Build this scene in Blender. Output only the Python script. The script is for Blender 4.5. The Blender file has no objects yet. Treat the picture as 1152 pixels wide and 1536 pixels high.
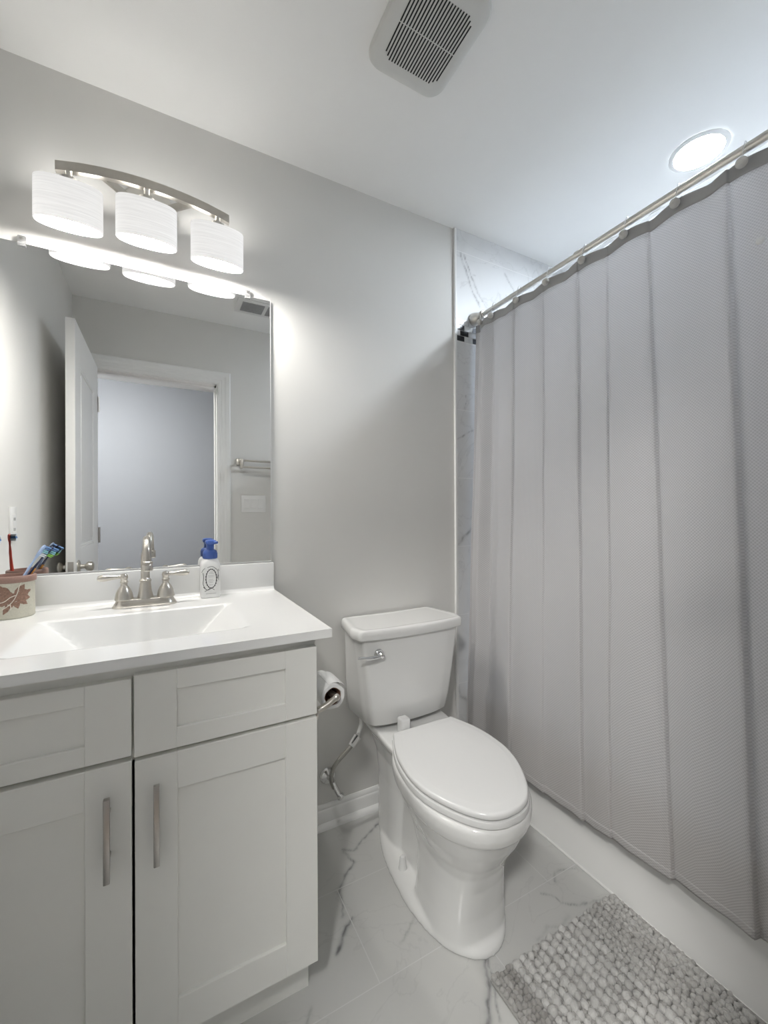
import bpy, bmesh, math, random
from mathutils import Vector, Matrix, noise
from math import sin, cos, pi, radians

S = bpy.context.scene
COL = S.collection
random.seed(7)

# ------------------------------------------------------------------ camera, exposure, world, lamp strengths
H = 2.44            # ceiling height
D = 1.474           # y of the vanity wall; the doorway wall stands at y = 0
XL = -0.468         # left wall
XR = 1.975          # end of the tub alcove
XT = 1.147          # where the tub tile starts
LAMP_BULB = 430    # vanity bulbs
LAMP_UP = 17       # vanity lamps: lit glass top
LAMP_SIDE = 0.58     # vanity lamps: glow of the side glass
DOWNLIGHT = 290    # recessed light over the tub
HALL = 225          # hallway ceiling lamp
cam_d = bpy.data.cameras.new('camera')
cam = bpy.data.objects.new('camera', cam_d)
COL.objects.link(cam)
cam_d.sensor_fit = 'VERTICAL'
cam_d.sensor_height = 36.0
cam_d.sensor_width = 27.0
cam_d.lens = 617.7765 / 1536 * 36.0
cam_d.clip_start = 0.005
_y, _p, _r = radians(28.0468), radians(.15), radians(-.2624)
F_ = Vector((sin(_y) * cos(_p), cos(_y) * cos(_p), sin(_p)))
R0 = Vector((cos(_y), -sin(_y), 0))
U0 = R0.cross(F_)
R_ = R0 * cos(_r) + U0 * sin(_r)
U_ = U0 * cos(_r) - R0 * sin(_r)
cm = Matrix((R_, U_, -F_)).transposed().to_4x4()
cm.translation = (0, 0, 1.1709)
cam.matrix_world = cm
S.camera = cam
S.view_settings.view_transform = 'Standard'
S.view_settings.look = 'None'
S.view_settings.gamma = 1
S.view_settings.exposure = 0.30
S.view_settings.use_curve_mapping = False
S.cycles.max_bounces = 14
S.cycles.diffuse_bounces = 8
S.cycles.glossy_bounces = 6
S.cycles.transmission_bounces = 10
S.cycles.sample_clamp_indirect = 6
S.cycles.blur_glossy = 0.6
S.cycles.caustics_reflective = False
world = bpy.data.worlds.new('world')
S.world = world
world.use_nodes = True
world.node_tree.nodes['Background'].inputs[0].default_value = (.9, .95, 1, 1)
world.node_tree.nodes['Background'].inputs[1].default_value = 0.25

# ------------------------------------------------------------------ materials
def lin(r, g, b):
    f = lambda c: (c / 255 / 12.92) if c / 255 <= .04045 else ((c / 255 + .055) / 1.055) ** 2.4
    return (f(r), f(g), f(b), 1)

class NT:
    def __init__(s, name):
        s.m = bpy.data.materials.new(name)
        s.m.use_nodes = True
        s.t = s.m.node_tree
        s.b = s.t.nodes['Principled BSDF']
        s.out = s.t.nodes['Material Output']
    def n(s, typ, **kw):
        nd = s.t.nodes.new(typ)
        for k, v in kw.items():
            if k.startswith('i_'):
                key = k[2:]
                nd.inputs[int(key) if key.isdigit() else key.replace('_', ' ')].default_value = v
            else:
                setattr(nd, k, v)
        return nd
    def l(s, a, b):
        s.t.links.new(a, b)
    def set(s, **kw):
        for k, v in kw.items():
            s.b.inputs[k.replace('_', ' ')].default_value = v
    def bump(s, h, strength=.2, dist=.001):
        bp = s.n('ShaderNodeBump', i_Strength=strength, i_Distance=dist)
        s.l(h, bp.inputs['Height'])
        s.l(bp.outputs[0], s.b.inputs['Normal'])
    def math(s, op, a, b=None, c=None):
        nd = s.n('ShaderNodeMath', operation=op)
        for i, v in enumerate((a, b, c)):
            if v is None: continue
            if isinstance(v, (int, float)): nd.inputs[i].default_value = v
            else: s.l(v, nd.inputs[i])
        return nd.outputs[0]
    def mix(s, fac, a, b):
        nd = s.n('ShaderNodeMix', data_type='RGBA')
        for i, v in ((0, fac), (6, a), (7, b)):
            if isinstance(v, (int, float, tuple)): nd.inputs[i].default_value = v
            else: s.l(v, nd.inputs[i])
        return nd.outputs[2]

def plain(name, col, rough=.5, metal=0.0, noise_amt=.03, nscale=30, bump=0.0, bscale=200, spec=.5, coat=0.0):
    m = NT(name)
    tc = m.n('ShaderNodeTexCoord')
    nz = m.n('ShaderNodeTexNoise', i_Scale=nscale, i_Detail=3.0)
    m.l(tc.outputs['Object'], nz.inputs['Vector'])
    c2 = tuple(max(0, c * (1 - noise_amt * 2)) for c in col[:3]) + (1,)
    c1 = tuple(min(1, c * (1 + noise_amt)) for c in col[:3]) + (1,)
    m.l(m.mix(nz.outputs[0], c2, c1), m.b.inputs['Base Color'])
    m.set(Roughness=rough, Metallic=metal)
    m.b.inputs['Specular IOR Level'].default_value = spec
    m.b.inputs['Coat Weight'].default_value = coat
    if bump:
        nb = m.n('ShaderNodeTexNoise', i_Scale=bscale, i_Detail=2.0)
        m.l(tc.outputs['Object'], nb.inputs['Vector'])
        m.bump(nb.outputs[0], bump, .0006)
    return m.m

def emit(name, col, strength):
    m = NT(name)
    e = m.n('ShaderNodeEmission', i_Color=col, i_Strength=strength)
    m.l(e.outputs[0], m.out.inputs[0])
    return m.m

M = {}
M['paint'] = plain('grey_wall_paint', (.69, .682, .66, 1), .75, 0, .012, 8, .12, 320, .3)
M['hall_paint_lit'] = plain('wall_paint_cool_lit', (.28, .295, .32, 1), .8, 0, .012, 8, .1, 320, .3)  # same wall paint; the hall's cool light and dimness put into its colour
M['ceil'] = plain('ceiling_paint', (.87, .87, .86, 1), .85, 0, .01, 8, .08, 300, .2)
M['trim'] = plain('white_trim_paint', (.80, .80, .79, 1), .35, 0, .01)
M['cab'] = plain('cabinet_paint', (.79, .788, .755, 1), .38, 0, .012, 12)
M['cab_dark'] = plain('cabinet_gap', (.05, .05, .05, 1), .8)
M['marble_top'] = plain('cultured_marble', (.82, .82, .81, 1), .16, 0, .008, 10, coat=.3)
M['splash'] = M['marble_top']
M['porcelain'] = plain('porcelain', (.72, .72, .71, 1), .08, 0, .006, 10, coat=.5)
M['seat'] = plain('seat_plastic', (.68, .68, .675, 1), .22, 0, .006, 10)
M['tub'] = plain('tub_enamel', (.76, .76, .75, 1), .15, 0, .006, 10, coat=.3)
M['nickel'] = plain('brushed_nickel', (.62, .59, .54, 1), .28, 1.0, .05, 60)
M['nickel_light'] = plain('satin_nickel', (.66, .64, .60, 1), .34, 1.0, .04, 40)
M['chrome'] = plain('chrome', (.80, .80, .80, 1), .08, 1.0, .01)
M['steel'] = plain('steel_pull', (.46, .44, .42, 1), .32, 1.0, .06, 90)
M['white_plastic'] = plain('white_plastic', (.78, .78, .77, 1), .35, 0, .01)
M['grille'] = plain('grille_plastic', (.62, .62, .60, 1), .5, 0, .01)
M['dark'] = plain('dark_void', (.012, .012, .012, 1), .9)
M['paper'] = plain('tissue_paper', (.82, .82, .81, 1), .95, 0, .02, 120, .4, 300)
M['card'] = plain('cardboard', (.25, .14, .09, 1), .9, 0, .1, 60)
M['ball'] = plain('pebbled_ball', (.62, .61, .58, 1), .6, 0, .06, 300, .8, 500)
m = NT('liner_vinyl'); m.set(Roughness=.35); m.b.inputs['Base Color'].default_value = (.80, .82, .86, 1)
tr = m.n('ShaderNodeBsdfTranslucent'); tr.inputs[0].default_value = (.85, .87, .90, 1)
mx = m.n('ShaderNodeMixShader', i_0=.8)
m.l(m.b.outputs[0], mx.inputs[1]); m.l(tr.outputs[0], mx.inputs[2]); m.l(mx.outputs[0], m.out.inputs[0]); M['liner'] = m.m
M['blue_pump'] = plain('blue_plastic', (.055, .12, .40, 1), .35, 0, .04)
M['bottle'] = plain('bottle_white', (.82, .82, .81, 1), .3, 0, .006)
M['ink'] = plain('black_ink', (.05, .05, .055, 1), .6)
M['grey_ink'] = plain('grey_ink', (.35, .35, .36, 1), .6)
M['tile_dark'] = plain('mosaic_black', (.03, .03, .035, 1), .12, 0, .2, 90)
M['tile_light'] = plain('mosaic_pale', (.62, .63, .64, 1), .12, 0, .05, 90)
M['tile_mid'] = plain('mosaic_grey', (.33, .34, .36, 1), .12, 0, .08, 90)
M['grout'] = plain('grout', (.66, .66, .65, 1), .8, 0, .02, 90)
M['braid'] = plain('braided_hose', (.42, .41, .38, 1), .4, .8, .3, 700, .6, 900)
M['red'] = plain('red_plastic', (.55, .07, .04, 1), .35)
M['pale_blue'] = plain('pale_blue_plastic', (.42, .55, .80, 1), .3, 0, .04)
M['navy'] = plain('navy_plastic', (.02, .03, .08, 1), .35)
M['orange'] = plain('orange_plastic', (.75, .35, .06, 1), .4)
M['green'] = plain('green_bristle', (.30, .60, .12, 1), .7, 0, .1, 900)
M['aqua'] = plain('aqua_bristle', (.30, .60, .68, 1), .7, 0, .1, 900)
M['blue_bristle'] = plain('blue_bristle', (.12, .25, .50, 1), .7, 0, .1, 900)
M['white_bristle'] = plain('white_bristle', (.75, .80, .86, 1), .7, 0, .05, 900)
M['ceramic'] = plain('beige_ceramic', (.56, .54, .45, 1), .45, 0, .10, 260, .4, 500)
M['rimbrown'] = plain('brown_glaze', (.30, .185, .15, 1), .4, 0, .12, 300)
M['leaf'] = plain('leaf_glaze', (.30, .175, .125, 1), .5, 0, .35, 260)
M['leafvein'] = plain('leaf_vein', (.70, .66, .58, 1), .5)
M['lens'] = emit('downlight_glow', (.84, .92, 1.0, 1), DOWNLIGHT)
M['halllens'] = emit('hall_lamp_glow', (1.0, .985, .955, 1), HALL)

# clear clip plastic
m = NT('clear_plastic'); m.set(Roughness=.1, IOR=1.46); m.b.inputs['Transmission Weight'].default_value = .85
m.b.inputs['Base Color'].default_value = (.95, .95, .95, 1); M['clear'] = m.m

# mirror
m = NT('mirror_silver'); m.set(Roughness=0.0, Metallic=1.0)
m.b.inputs['Base Color'].default_value = (.95, .955, .95, 1); M['mirror'] = m.m

# lamp shade: white fabric-look glass, fine horizontal threads, its lit glow added as emission
m = NT('shade_glass')
tc = m.n('ShaderNodeTexCoord')
mp = m.n('ShaderNodeMapping'); mp.inputs['Scale'].default_value = (10, 10, 800)
nz = m.n('ShaderNodeTexNoise', i_Scale=1.0, i_Detail=3.0)
m.l(tc.outputs['Object'], mp.inputs[0]); m.l(mp.outputs[0], nz.inputs['Vector'])
cr = m.n('ShaderNodeMapRange', i_1=.3, i_2=.7, i_3=.78, i_4=1.0); m.l(nz.outputs[0], cr.inputs[0])
colr = m.mix(cr.outputs[0], (.30, .30, .315, 1), (.45, .45, .46, 1))
df = m.n('ShaderNodeBsdfDiffuse')
em = m.n('ShaderNodeEmission', i_Color=(1, .985, .96, 1))
m.l(m.math('MULTIPLY', cr.outputs[0], LAMP_SIDE), em.inputs[1])
m.l(colr, df.inputs[0])
ms = m.n('ShaderNodeAddShader'); m.l(df.outputs[0], ms.inputs[0]); m.l(em.outputs[0], ms.inputs[1])
m.l(ms.outputs[0], m.out.inputs[0]); M['shade'] = m.m
M['shade_top'] = emit('shade_top_glow', (1.0, .975, .93, 1), LAMP_UP)
M['bulb'] = emit('bulb_glow', (1.0, .975, .93, 1), LAMP_BULB)

# curtain: grey waffle weave
def curtain_mat(name, base, waffle=True, through=.50):
    m = NT(name)
    uv = m.n('ShaderNodeUVMap')
    sx = m.n('ShaderNodeSeparateXYZ'); m.l(uv.outputs[0], sx.inputs[0])
    u, v = sx.outputs[0], sx.outputs[1]
    if waffle:
        P = .0074
        a = m.math('MULTIPLY', m.math('ADD', u, m.math('MULTIPLY', v, .9)), 2 * pi / P)
        b = m.math('MULTIPLY', m.math('SUBTRACT', u, m.math('MULTIPLY', v, .9)), 2 * pi / P)
        h = m.math('MULTIPLY', m.math('ADD', m.math('SINE', a), m.math('SINE', b)), .25)
        h = m.math('ADD', h, .5)
        nz = m.n('ShaderNodeTexNoise', i_Scale=600.0, i_Detail=2.0); m.l(uv.outputs[0], nz.inputs['Vector'])
        h2 = m.math('ADD', h, m.math('MULTIPLY', nz.outputs[0], .15))
        sm = m.n('ShaderNodeMapRange', interpolation_type='SMOOTHSTEP', i_1=.15, i_2=.75, i_3=0.0, i_4=1.0)
        m.l(h, sm.inputs[0])
        m.l(m.mix(sm.outputs[0], tuple(c * .70 for c in base) + (1,), tuple(min(1, c * 1.08) for c in base) + (1,)), m.b.inputs['Base Color'])
        m.bump(h2, .7, .0012)
    else:
        nz = m.n('ShaderNodeTexNoise', i_Scale=900.0, i_Detail=2.0); m.l(uv.outputs[0], nz.inputs['Vector'])
        m.l(m.mix(nz.outputs[0], tuple(c * .85 for c in base) + (1,), tuple(c * 1.1 for c in base) + (1,)), m.b.inputs['Base Color'])
        m.bump(nz.outputs[0], .25, .0005)
    m.set(Roughness=.75); m.b.inputs['Sheen Weight'].default_value = .15
    m.b.inputs['Specular IOR Level'].default_value = .25
    tr = m.n('ShaderNodeBsdfTranslucent'); tr.inputs[0].default_value = (.815, .785, .765, 1)
    mx = m.n('ShaderNodeMixShader', i_0=through)
    m.l(m.b.outputs[0], mx.inputs[1]); m.l(tr.outputs[0], mx.inputs[2]); m.l(mx.outputs[0], m.out.inputs[0])
    return m.m
M['curtain'] = curtain_mat('waffle_curtain', (.70, .692, .695))
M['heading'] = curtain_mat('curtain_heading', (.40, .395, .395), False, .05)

# marble: white with faint clouding, grey veins from a per-vertex vein map, thin grout joints
def marble(name, bw, rh, off, shift, plane, gcol=(.62, .62, .61, 1), base=(.74, .74, .725, 1), rough=.22, spec=.5):
    m = NT(name)
    ge = m.n('ShaderNodeNewGeometry')
    sp = m.n('ShaderNodeSeparateXYZ'); m.l(ge.outputs['Position'], sp.inputs[0])
    cb = m.n('ShaderNodeCombineXYZ')
    a, b = {'xy': (0, 1), 'xz': (0, 2), 'yz': (1, 2)}[plane]
    m.l(m.math('ADD', sp.outputs[a], shift[0]), cb.inputs[0]); m.l(m.math('ADD', sp.outputs[b], shift[1]), cb.inputs[1])
    br = m.n('ShaderNodeTexBrick', offset=off, offset_frequency=2, squash=1.0)
    br.inputs['Scale'].default_value = 1.0
    br.inputs['Mortar Size'].default_value = .0014
    br.inputs['Mortar Smooth'].default_value = .2
    br.inputs['Brick Width'].default_value = bw
    br.inputs['Row Height'].default_value = rh
    m.l(cb.outputs[0], br.inputs['Vector'])
    nz = m.n('ShaderNodeTexNoise', i_Scale=5.0, i_Detail=5.0, i_Distortion=1.2); m.l(ge.outputs['Position'], nz.inputs['Vector'])
    c0 = m.n('ShaderNodeMapRange', i_1=.48, i_2=.72, i_3=0.0, i_4=.30); m.l(nz.outputs[0], c0.inputs[0])
    col = m.mix(c0.outputs[0], base, (.50, .50, .50, 1))
    n2 = m.n('ShaderNodeTexNoise', i_Scale=2.6, i_Detail=6.0, i_Distortion=2.0); m.l(ge.outputs['Position'], n2.inputs['Vector'])
    r = m.math('ABSOLUTE', m.math('SUBTRACT', n2.outputs[0], .5))
    v0 = m.n('ShaderNodeMapRange', i_1=0.0, i_2=.010, i_3=.22, i_4=0.0); m.l(r, v0.inputs[0])
    col = m.mix(v0.outputs[0], col, (.36, .36, .36, 1))
    at = m.n('ShaderNodeAttribute', attribute_name='vein')
    col = m.mix(at.outputs['Fac'], col, (.17, .17, .175, 1))
    col = m.mix(br.outputs['Fac'], col, gcol)
    m.l(col, m.b.inputs['Base Color'])
    m.set(Roughness=rough); m.b.inputs['Specular IOR Level'].default_value = spec
    bp = m.n('ShaderNodeBump', i_Strength=.3, i_Distance=.001, invert=True); m.l(br.outputs['Fac'], bp.inputs['Height'])
    m.l(bp.outputs[0], m.b.inputs['Normal'])
    return m.m
M['floor'] = marble('floor_marble', .60, .2895, .5, (-.17 + 6.0, -.915 + 2.895), 'xy', rough=.16, base=(.53, .53, .515, 1), gcol=(.60, .60, .59, 1))
M['tile_low'] = marble('wall_marble_low', .61, .305, 0.0, (-XT, -.411 + .61), 'xz', base=(.70, .705, .71, 1), gcol=(.80, .80, .80, 1), rough=.36, spec=.25)
M['tile_up'] = marble('wall_marble_up', .61, .305, 0.0, (-XT, -2.037 + .61), 'xz', base=(.70, .705, .71, 1), gcol=(.80, .80, .80, 1), rough=.36, spec=.25)
M['tile_side'] = marble('wall_marble_side', .61, .305, 0.0, (0, -.411 + .61), 'yz', base=(.70, .705, .71, 1), gcol=(.80, .80, .80, 1), rough=.36, spec=.25)

# ------------------------------------------------------------------ mesh helpers
def merge(bm, t):
    me = bpy.data.meshes.new('tmp'); t.to_mesh(me); t.free()
    bm.from_mesh(me); bpy.data.meshes.remove(me)

def box(bm, x0, x1, y0, y1, z0, z1, bev=0.0, seg=2, mi=0):
    t = bmesh.new()
    bmesh.ops.create_cube(t, size=1)
    for v in t.verts:
        v.co = Vector(((x0 + x1) / 2 + v.co.x * (x1 - x0), (y0 + y1) / 2 + v.co.y * (y1 - y0), (z0 + z1) / 2 + v.co.z * (z1 - z0)))
    if bev:
        bmesh.ops.bevel(t, geom=list(t.edges), offset=bev, segments=seg, profile=.5, affect='EDGES')
    for f in t.faces: f.material_index = mi
    merge(bm, t)

def loft(bm, rings, cap0=True, cap1=True, closed=True, mi=0):
    vs = [[bm.verts.new(p) for p in r] for r in rings]
    n = len(rings[0])
    for i in range(len(vs) - 1):
        for j in range(n if closed else n - 1):
            k = (j + 1) % n
            f = bm.faces.new((vs[i][j], vs[i][k], vs[i + 1][k], vs[i + 1][j])); f.material_index = mi
    if cap0:
        f = bm.faces.new(list(reversed(vs[0]))); f.material_index = mi
    if cap1:
        f = bm.faces.new(vs[-1]); f.material_index = mi

def tube(bm, pts, r, n=12, caps=True, mi=0, flat=None):
    pts = [Vector(p) for p in pts]
    rs = r if isinstance(r, (list, tuple)) else [r] * len(pts)
    tan = []
    for i in range(len(pts)):
        a = pts[max(0, i - 1)]; b = pts[min(len(pts) - 1, i + 1)]
        tan.append((b - a).normalized())
    up = Vector((0, 0, 1)) if abs(tan[0].z) < .9 else Vector((1, 0, 0))
    nrm = (up - tan[0] * up.dot(tan[0])).normalized()
    rings = []
    for i, p in enumerate(pts):
        nrm = (nrm - tan[i] * nrm.dot(tan[i])).normalized()
        bn = tan[i].cross(nrm)
        sx = flat if flat else 1
        rings.append([p + (nrm * cos(2 * pi * k / n) * sx + bn * sin(2 * pi * k / n)) * rs[i] for k in range(n)])
    loft(bm, rings, caps, caps, mi=mi)

def smooth_path(pts, k=6):
    pts = [Vector(p) for p in pts]
    out = []
    for i in range(len(pts) - 1):
        p0 = pts[max(0, i - 1)]; p1 = pts[i]; p2 = pts[i + 1]; p3 = pts[min(len(pts) - 1, i + 2)]
        for j in range(k):
            t = j / k
            out.append(.5 * ((2 * p1) + (p2 - p0) * t + (2 * p0 - 5 * p1 + 4 * p2 - p3) * t * t + (3 * p1 - p0 - 3 * p2 + p3) * t ** 3))
    out.append(pts[-1])
    return out

def lathe(bm, prof, origin, axis=(0, 0, 1), n=32, mi=0, caps=True):
    ax = Vector(axis).normalized()
    q = Vector((0, 0, 1)).rotation_difference(ax)
    o = Vector(origin)
    rings = [[o + q @ Vector((r * cos(2 * pi * k / n), r * sin(2 * pi * k / n), h)) for k in range(n)] for r, h in prof]
    loft(bm, rings, caps, caps, mi=mi)

def ball(bm, c, r, sub=3, sc=(1, 1, 1), mi=0):
    t = bmesh.new()
    bmesh.ops.create_icosphere(t, subdivisions=sub, radius=r)
    for v in t.verts: v.co = Vector(c) + Vector((v.co.x * sc[0], v.co.y * sc[1], v.co.z * sc[2]))
    for f in t.faces: f.material_index = mi
    merge(bm, t)

def prism(bm, outline, z0, z1, mi=0):
    loft(bm, [[(x, y, z0) for x, y in outline], [(x, y, z1) for x, y in outline]], mi=mi)

def off(parent):
    o = Vector((0, 0, 0))
    while parent:
        o += parent.location; parent = parent.parent
    return o

def obj(name, bm, mats, parent=None, sharp=35, smooth=True, recalc=True):
    if recalc:
        bmesh.ops.recalc_face_normals(bm, faces=list(bm.faces))
    d = off(parent)
    if d.length: bmesh.ops.translate(bm, verts=list(bm.verts), vec=-d)
    me = bpy.data.meshes.new(name)
    bm.to_mesh(me); bm.free()
    if not isinstance(mats, (list, tuple)): mats = [mats]
    for x in mats: me.materials.append(M[x] if isinstance(x, str) else x)
    if smooth:
        me.polygons.foreach_set('use_smooth', [True] * len(me.polygons))
        me.set_sharp_from_angle(angle=radians(sharp))
    o = bpy.data.objects.new(name, me)
    COL.objects.link(o)
    if parent: o.parent = parent
    return o

def thing(name, label, cat, loc, group=None):
    o = bpy.data.objects.new(name, None)
    o.empty_display_size = .05
    COL.objects.link(o)
    o.location = loc
    return tag(o, label, cat, group)

def tag(o, label, cat, group=None):
    o['label'] = label; o['category'] = cat
    if group: o['group'] = group
    return o

def struct(name, bm, mats, parent=None, **kw):
    o = obj(name, bm, mats, parent, **kw)
    if not parent: o['kind'] = 'structure'
    return o

NB = bmesh.new

def seg_dist(p, a, b):
    d = b - a; t = max(0, min(1, (p - a).dot(d) / max(1e-9, d.dot(d))))
    return (p - a - d * t).length, t

def vein_grid(name, u0, u1, v0, v1, step, to3, mat, veins, seed=0):
    nu, nv = int((u1 - u0) / step) + 1, int((v1 - v0) / step) + 1
    verts, vals = [], []
    for j in range(nv + 1):
        for i in range(nu + 1):
            u = u0 + (u1 - u0) * i / nu; v = v0 + (v1 - v0) * j / nv
            verts.append(to3(u, v))
            p = Vector((u, v))
            w = Vector((noise.noise(Vector((u * 22, v * 22, seed))), noise.noise(Vector((u * 22, v * 22, seed + 9))))) * .008
            w += Vector((noise.noise(Vector((u * 70, v * 70, seed))), noise.noise(Vector((u * 70, v * 70, seed + 9))))) * .004
            q = p + w
            val = 0
            for pl, wd, st in veins:
                for a, b in zip(pl[:-1], pl[1:]):
                    dd, t = seg_dist(q, Vector(a), Vector(b))
                    if dd < wd * 3:
                        k = .65 + .6 * noise.noise(Vector((u * 45, v * 45, seed + 3)))
                        val = max(val, min(1, max(0, k)) * st * (.45 * math.exp(-(dd / wd) ** 2) + .75 * math.exp(-(dd / (wd * .38)) ** 2)))
            vals.append(val)
    faces = [(j * (nu + 1) + i, j * (nu + 1) + i + 1, (j + 1) * (nu + 1) + i + 1, (j + 1) * (nu + 1) + i) for j in range(nv) for i in range(nu)]
    me = bpy.data.meshes.new(name)
    me.from_pydata(verts, [], faces)
    a = me.attributes.new('vein', 'FLOAT', 'POINT')
    a.data.foreach_set('value', vals)
    me.materials.append(M[mat])
    o = bpy.data.objects.new(name, me); COL.objects.link(o)
    o['kind'] = 'structure'
    return o

# ------------------------------------------------------------------ room shell
DX0, DX1, DZ = -.383, .308, 2.030         # doorway
bm = NB(); box(bm, XL - .1, XR + .1, D, D + .1, -.05, H + .05); struct('wall_back', bm, 'paint')
bm = NB(); box(bm, XL - .1, XL, -.002, D, -.05, H + .05); struct('wall_left', bm, 'paint')
bm = NB(); box(bm, XR, XR + .1, -.12, D, -.05, H + .05); struct('wall_right', bm, 'tile_side')
bm = NB()
box(bm, XL - .1, DX0 - .018, -.115, -.002, -.05, H + .05); box(bm, DX1 + .018, XR, -.115, -.002, -.05, H + .05)
box(bm, DX0 - .018, DX1 + .018, -.115, -.002, DZ + .018, H + .05)
struct('wall_front', bm, 'paint')
bm = NB(); box(bm, -1.6, XR + .1, -1.8, D + .1, H, H + .08)
struct('ceiling', bm, 'ceil')
# hall beyond the doorway
bm = NB(); box(bm, -1.6, XR + .1, -1.80, -1.70, -.05, H); struct('wall_hallway', bm, 'hall_paint_lit')
bm = NB(); box(bm, -1.6, -1.5, -1.70, -.115, -.05, H); box(bm, -1.5, XL - .1, -.13, -.115, -.05, H); struct('wall_hallway_side', bm, 'hall_paint_lit')
bm = NB(); box(bm, XR, XR + .1, -1.70, -.12, -.05, H); struct('wall_hallway_end', bm, 'hall_paint_lit')
bm = NB(); box(bm, -1.6, XR + .1, -1.80, D + .1, -.06, -.004); struct('floor_base', bm, 'grout')
fv = [([(.735, 1.40), (.66, 1.36), (.575, 1.315), (.545, 1.335), (.555, 1.27), (.515, 1.24), (.48, 1.20), (.455, 1.12)], .0065, .85),
      ([(.40, 1.03), (.43, 1.06), (.455, 1.085), (.475, 1.10)], .008, 1.0),
      ([(.70, 1.03), (.64, 1.02), (.60, .99), (.56, .98)], .006, .35),
      ([(.738, .836), (.715, .80), (.69, .765), (.66, .735), (.62, .70), (.60, .66)], .011, 1.0), ([(.745, .83), (.725, .79), (.70, .75), (.68, .72)], .006, .8),
      ([(1.02, .895), (1.045, .87), (1.05, .845), (1.09, .815), (1.13, .80), (1.18, .79)], .005, .6),
      ([(1.09, .905), (1.12, .925), (1.15, .92), (1.19, .905)], .006, .55),
      ([(.90, .80), (.95, .815), (.99, .80), (1.03, .805)], .008, .3),
      ([(1.0, .76), (.93, .78), (.88, .77)], .006, .35),
      ([(.30, .95), (.27, .90), (.22, .86)], .006, .6), ([(.35, .85), (.33, .78), (.36, .7)], .006, .4)]
floor = vein_grid('floor', XL, 1.30, 0.0, D, .0048, lambda u, v: (u, v, 0.0), 'floor', fv, 2)
bm = NB(); box(bm, -1.5, XR, -1.70, 0, -.004, 0); struct('floor_hallway', bm, plain('hall_floor', (.33, .27, .21, 1), .5, 0, .1, 20))

# tub tile on the vanity wall, with its mosaic band and edge strip
tv_up = [([(1.172, 2.335), (1.20, 2.27), (1.245, 2.18), (1.285, 2.12)], .006, .75),
         ([(1.195, 2.33), (1.235, 2.25), (1.28, 2.17), (1.32, 2.13)], .005, .7), ([(1.21, 2.26), (1.26, 2.26)], .004, .3),
         ([(1.44, 2.32), (1.50, 2.24)], .006, .5)]
tv_lo = [([(1.15, 1.50), (1.19, 1.52), (1.25, 1.55)], .004, .7), ([(1.19, 1.64), (1.21, 1.68), (1.20, 1.70)], .003, .6),
         ([(1.15, 1.03), (1.20, 1.07), (1.25, 1.12)], .012, .6), ([(1.15, .40), (1.17, .35), (1.20, .33), (1.22, .28)], .010, .6)]
vein_grid('wall_tile_lower', XT, XR, .05, 1.938, .006, lambda u, v: (u, D - .010, v), 'tile_low', tv_lo, 5)
vein_grid('wall_tile_upper', XT, XR, 2.038, H, .006, lambda u, v: (u, D - .010, v), 'tile_up', tv_up, 6)
bm = NB(); box(bm, XT, XR, D - .0095, D, 0, H); struct('wall_tile_backing', bm, 'grout')
bm = NB(); box(bm, XT, XR, D - .0098, D - .006, 1.938, 2.038, mi=0)
rr = random.Random(4)
for row in range(4):
    z0 = 1.9405 + row * .0245
    x = XT + .001 - (.0235 if row % 2 else 0)
    while x < XR - .02:
        x0 = max(x, XT + .001)
        mi = rr.choice([1, 2, 2, 3, 1])
        if row == 0 and x0 < 1.17: mi = 1
        if row == 2: mi = 1 if x0 < 1.16 else mi
        box(bm, x0, x + .0455, D - .0115, D - .008, z0, z0 + .0225, .0006, 1, mi)
        x += .047
struct('wall_tile_mosaic', bm, ['grout', 'tile_dark', 'tile_light', 'tile_mid'])
bm = NB(); box(bm, XT - .007, XT, D - .013, D, 0.0, H, .002); box(bm, XT, XT + .004, D - .0125, D - .0095, 0, H)
struct('trim_1', bm, 'trim')
# baseboard with a stepped top and a shoe moulding
def profile_run(bm, prof, p0, p1, nrm):
    p0, p1, nrm = Vector(p0), Vector(p1), Vector(nrm)
    loft(bm, [[p + nrm * a + Vector((0, 0, 1)) * z for a, z in prof] for p in (p0, p1)])
BB = [(0, 0), (.013, 0), (.013, .060), (.011, .064), (.009, .066), (.009, .072), (.006, .079), (.003, .083), (0, .083)]
SH = [(.013, 0), (.028, 0), (.0275, .007), (.024, .014), (.018, .018), (.013, .019)]
bm = NB(); profile_run(bm, BB, (.312, D, 0), (XT - .007, D, 0), (0, -1, 0)); struct('baseboard_back', bm, 'trim')
bm = NB(); profile_run(bm, SH, (.312, D, 0), (XT - .007, D, 0), (0, -1, 0)); struct('trim_2', bm, 'trim')
bm = NB(); profile_run(bm, BB, (DX1 + .085, -.002, 0), (1.19, -.002, 0), (0, 1, 0)); struct('baseboard_front', bm, 'trim')
bm = NB(); profile_run(bm, BB, (XL, .75, 0), (XL, .9, 0), (1, 0, 0)); struct('baseboard_left', bm, 'trim')

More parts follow.
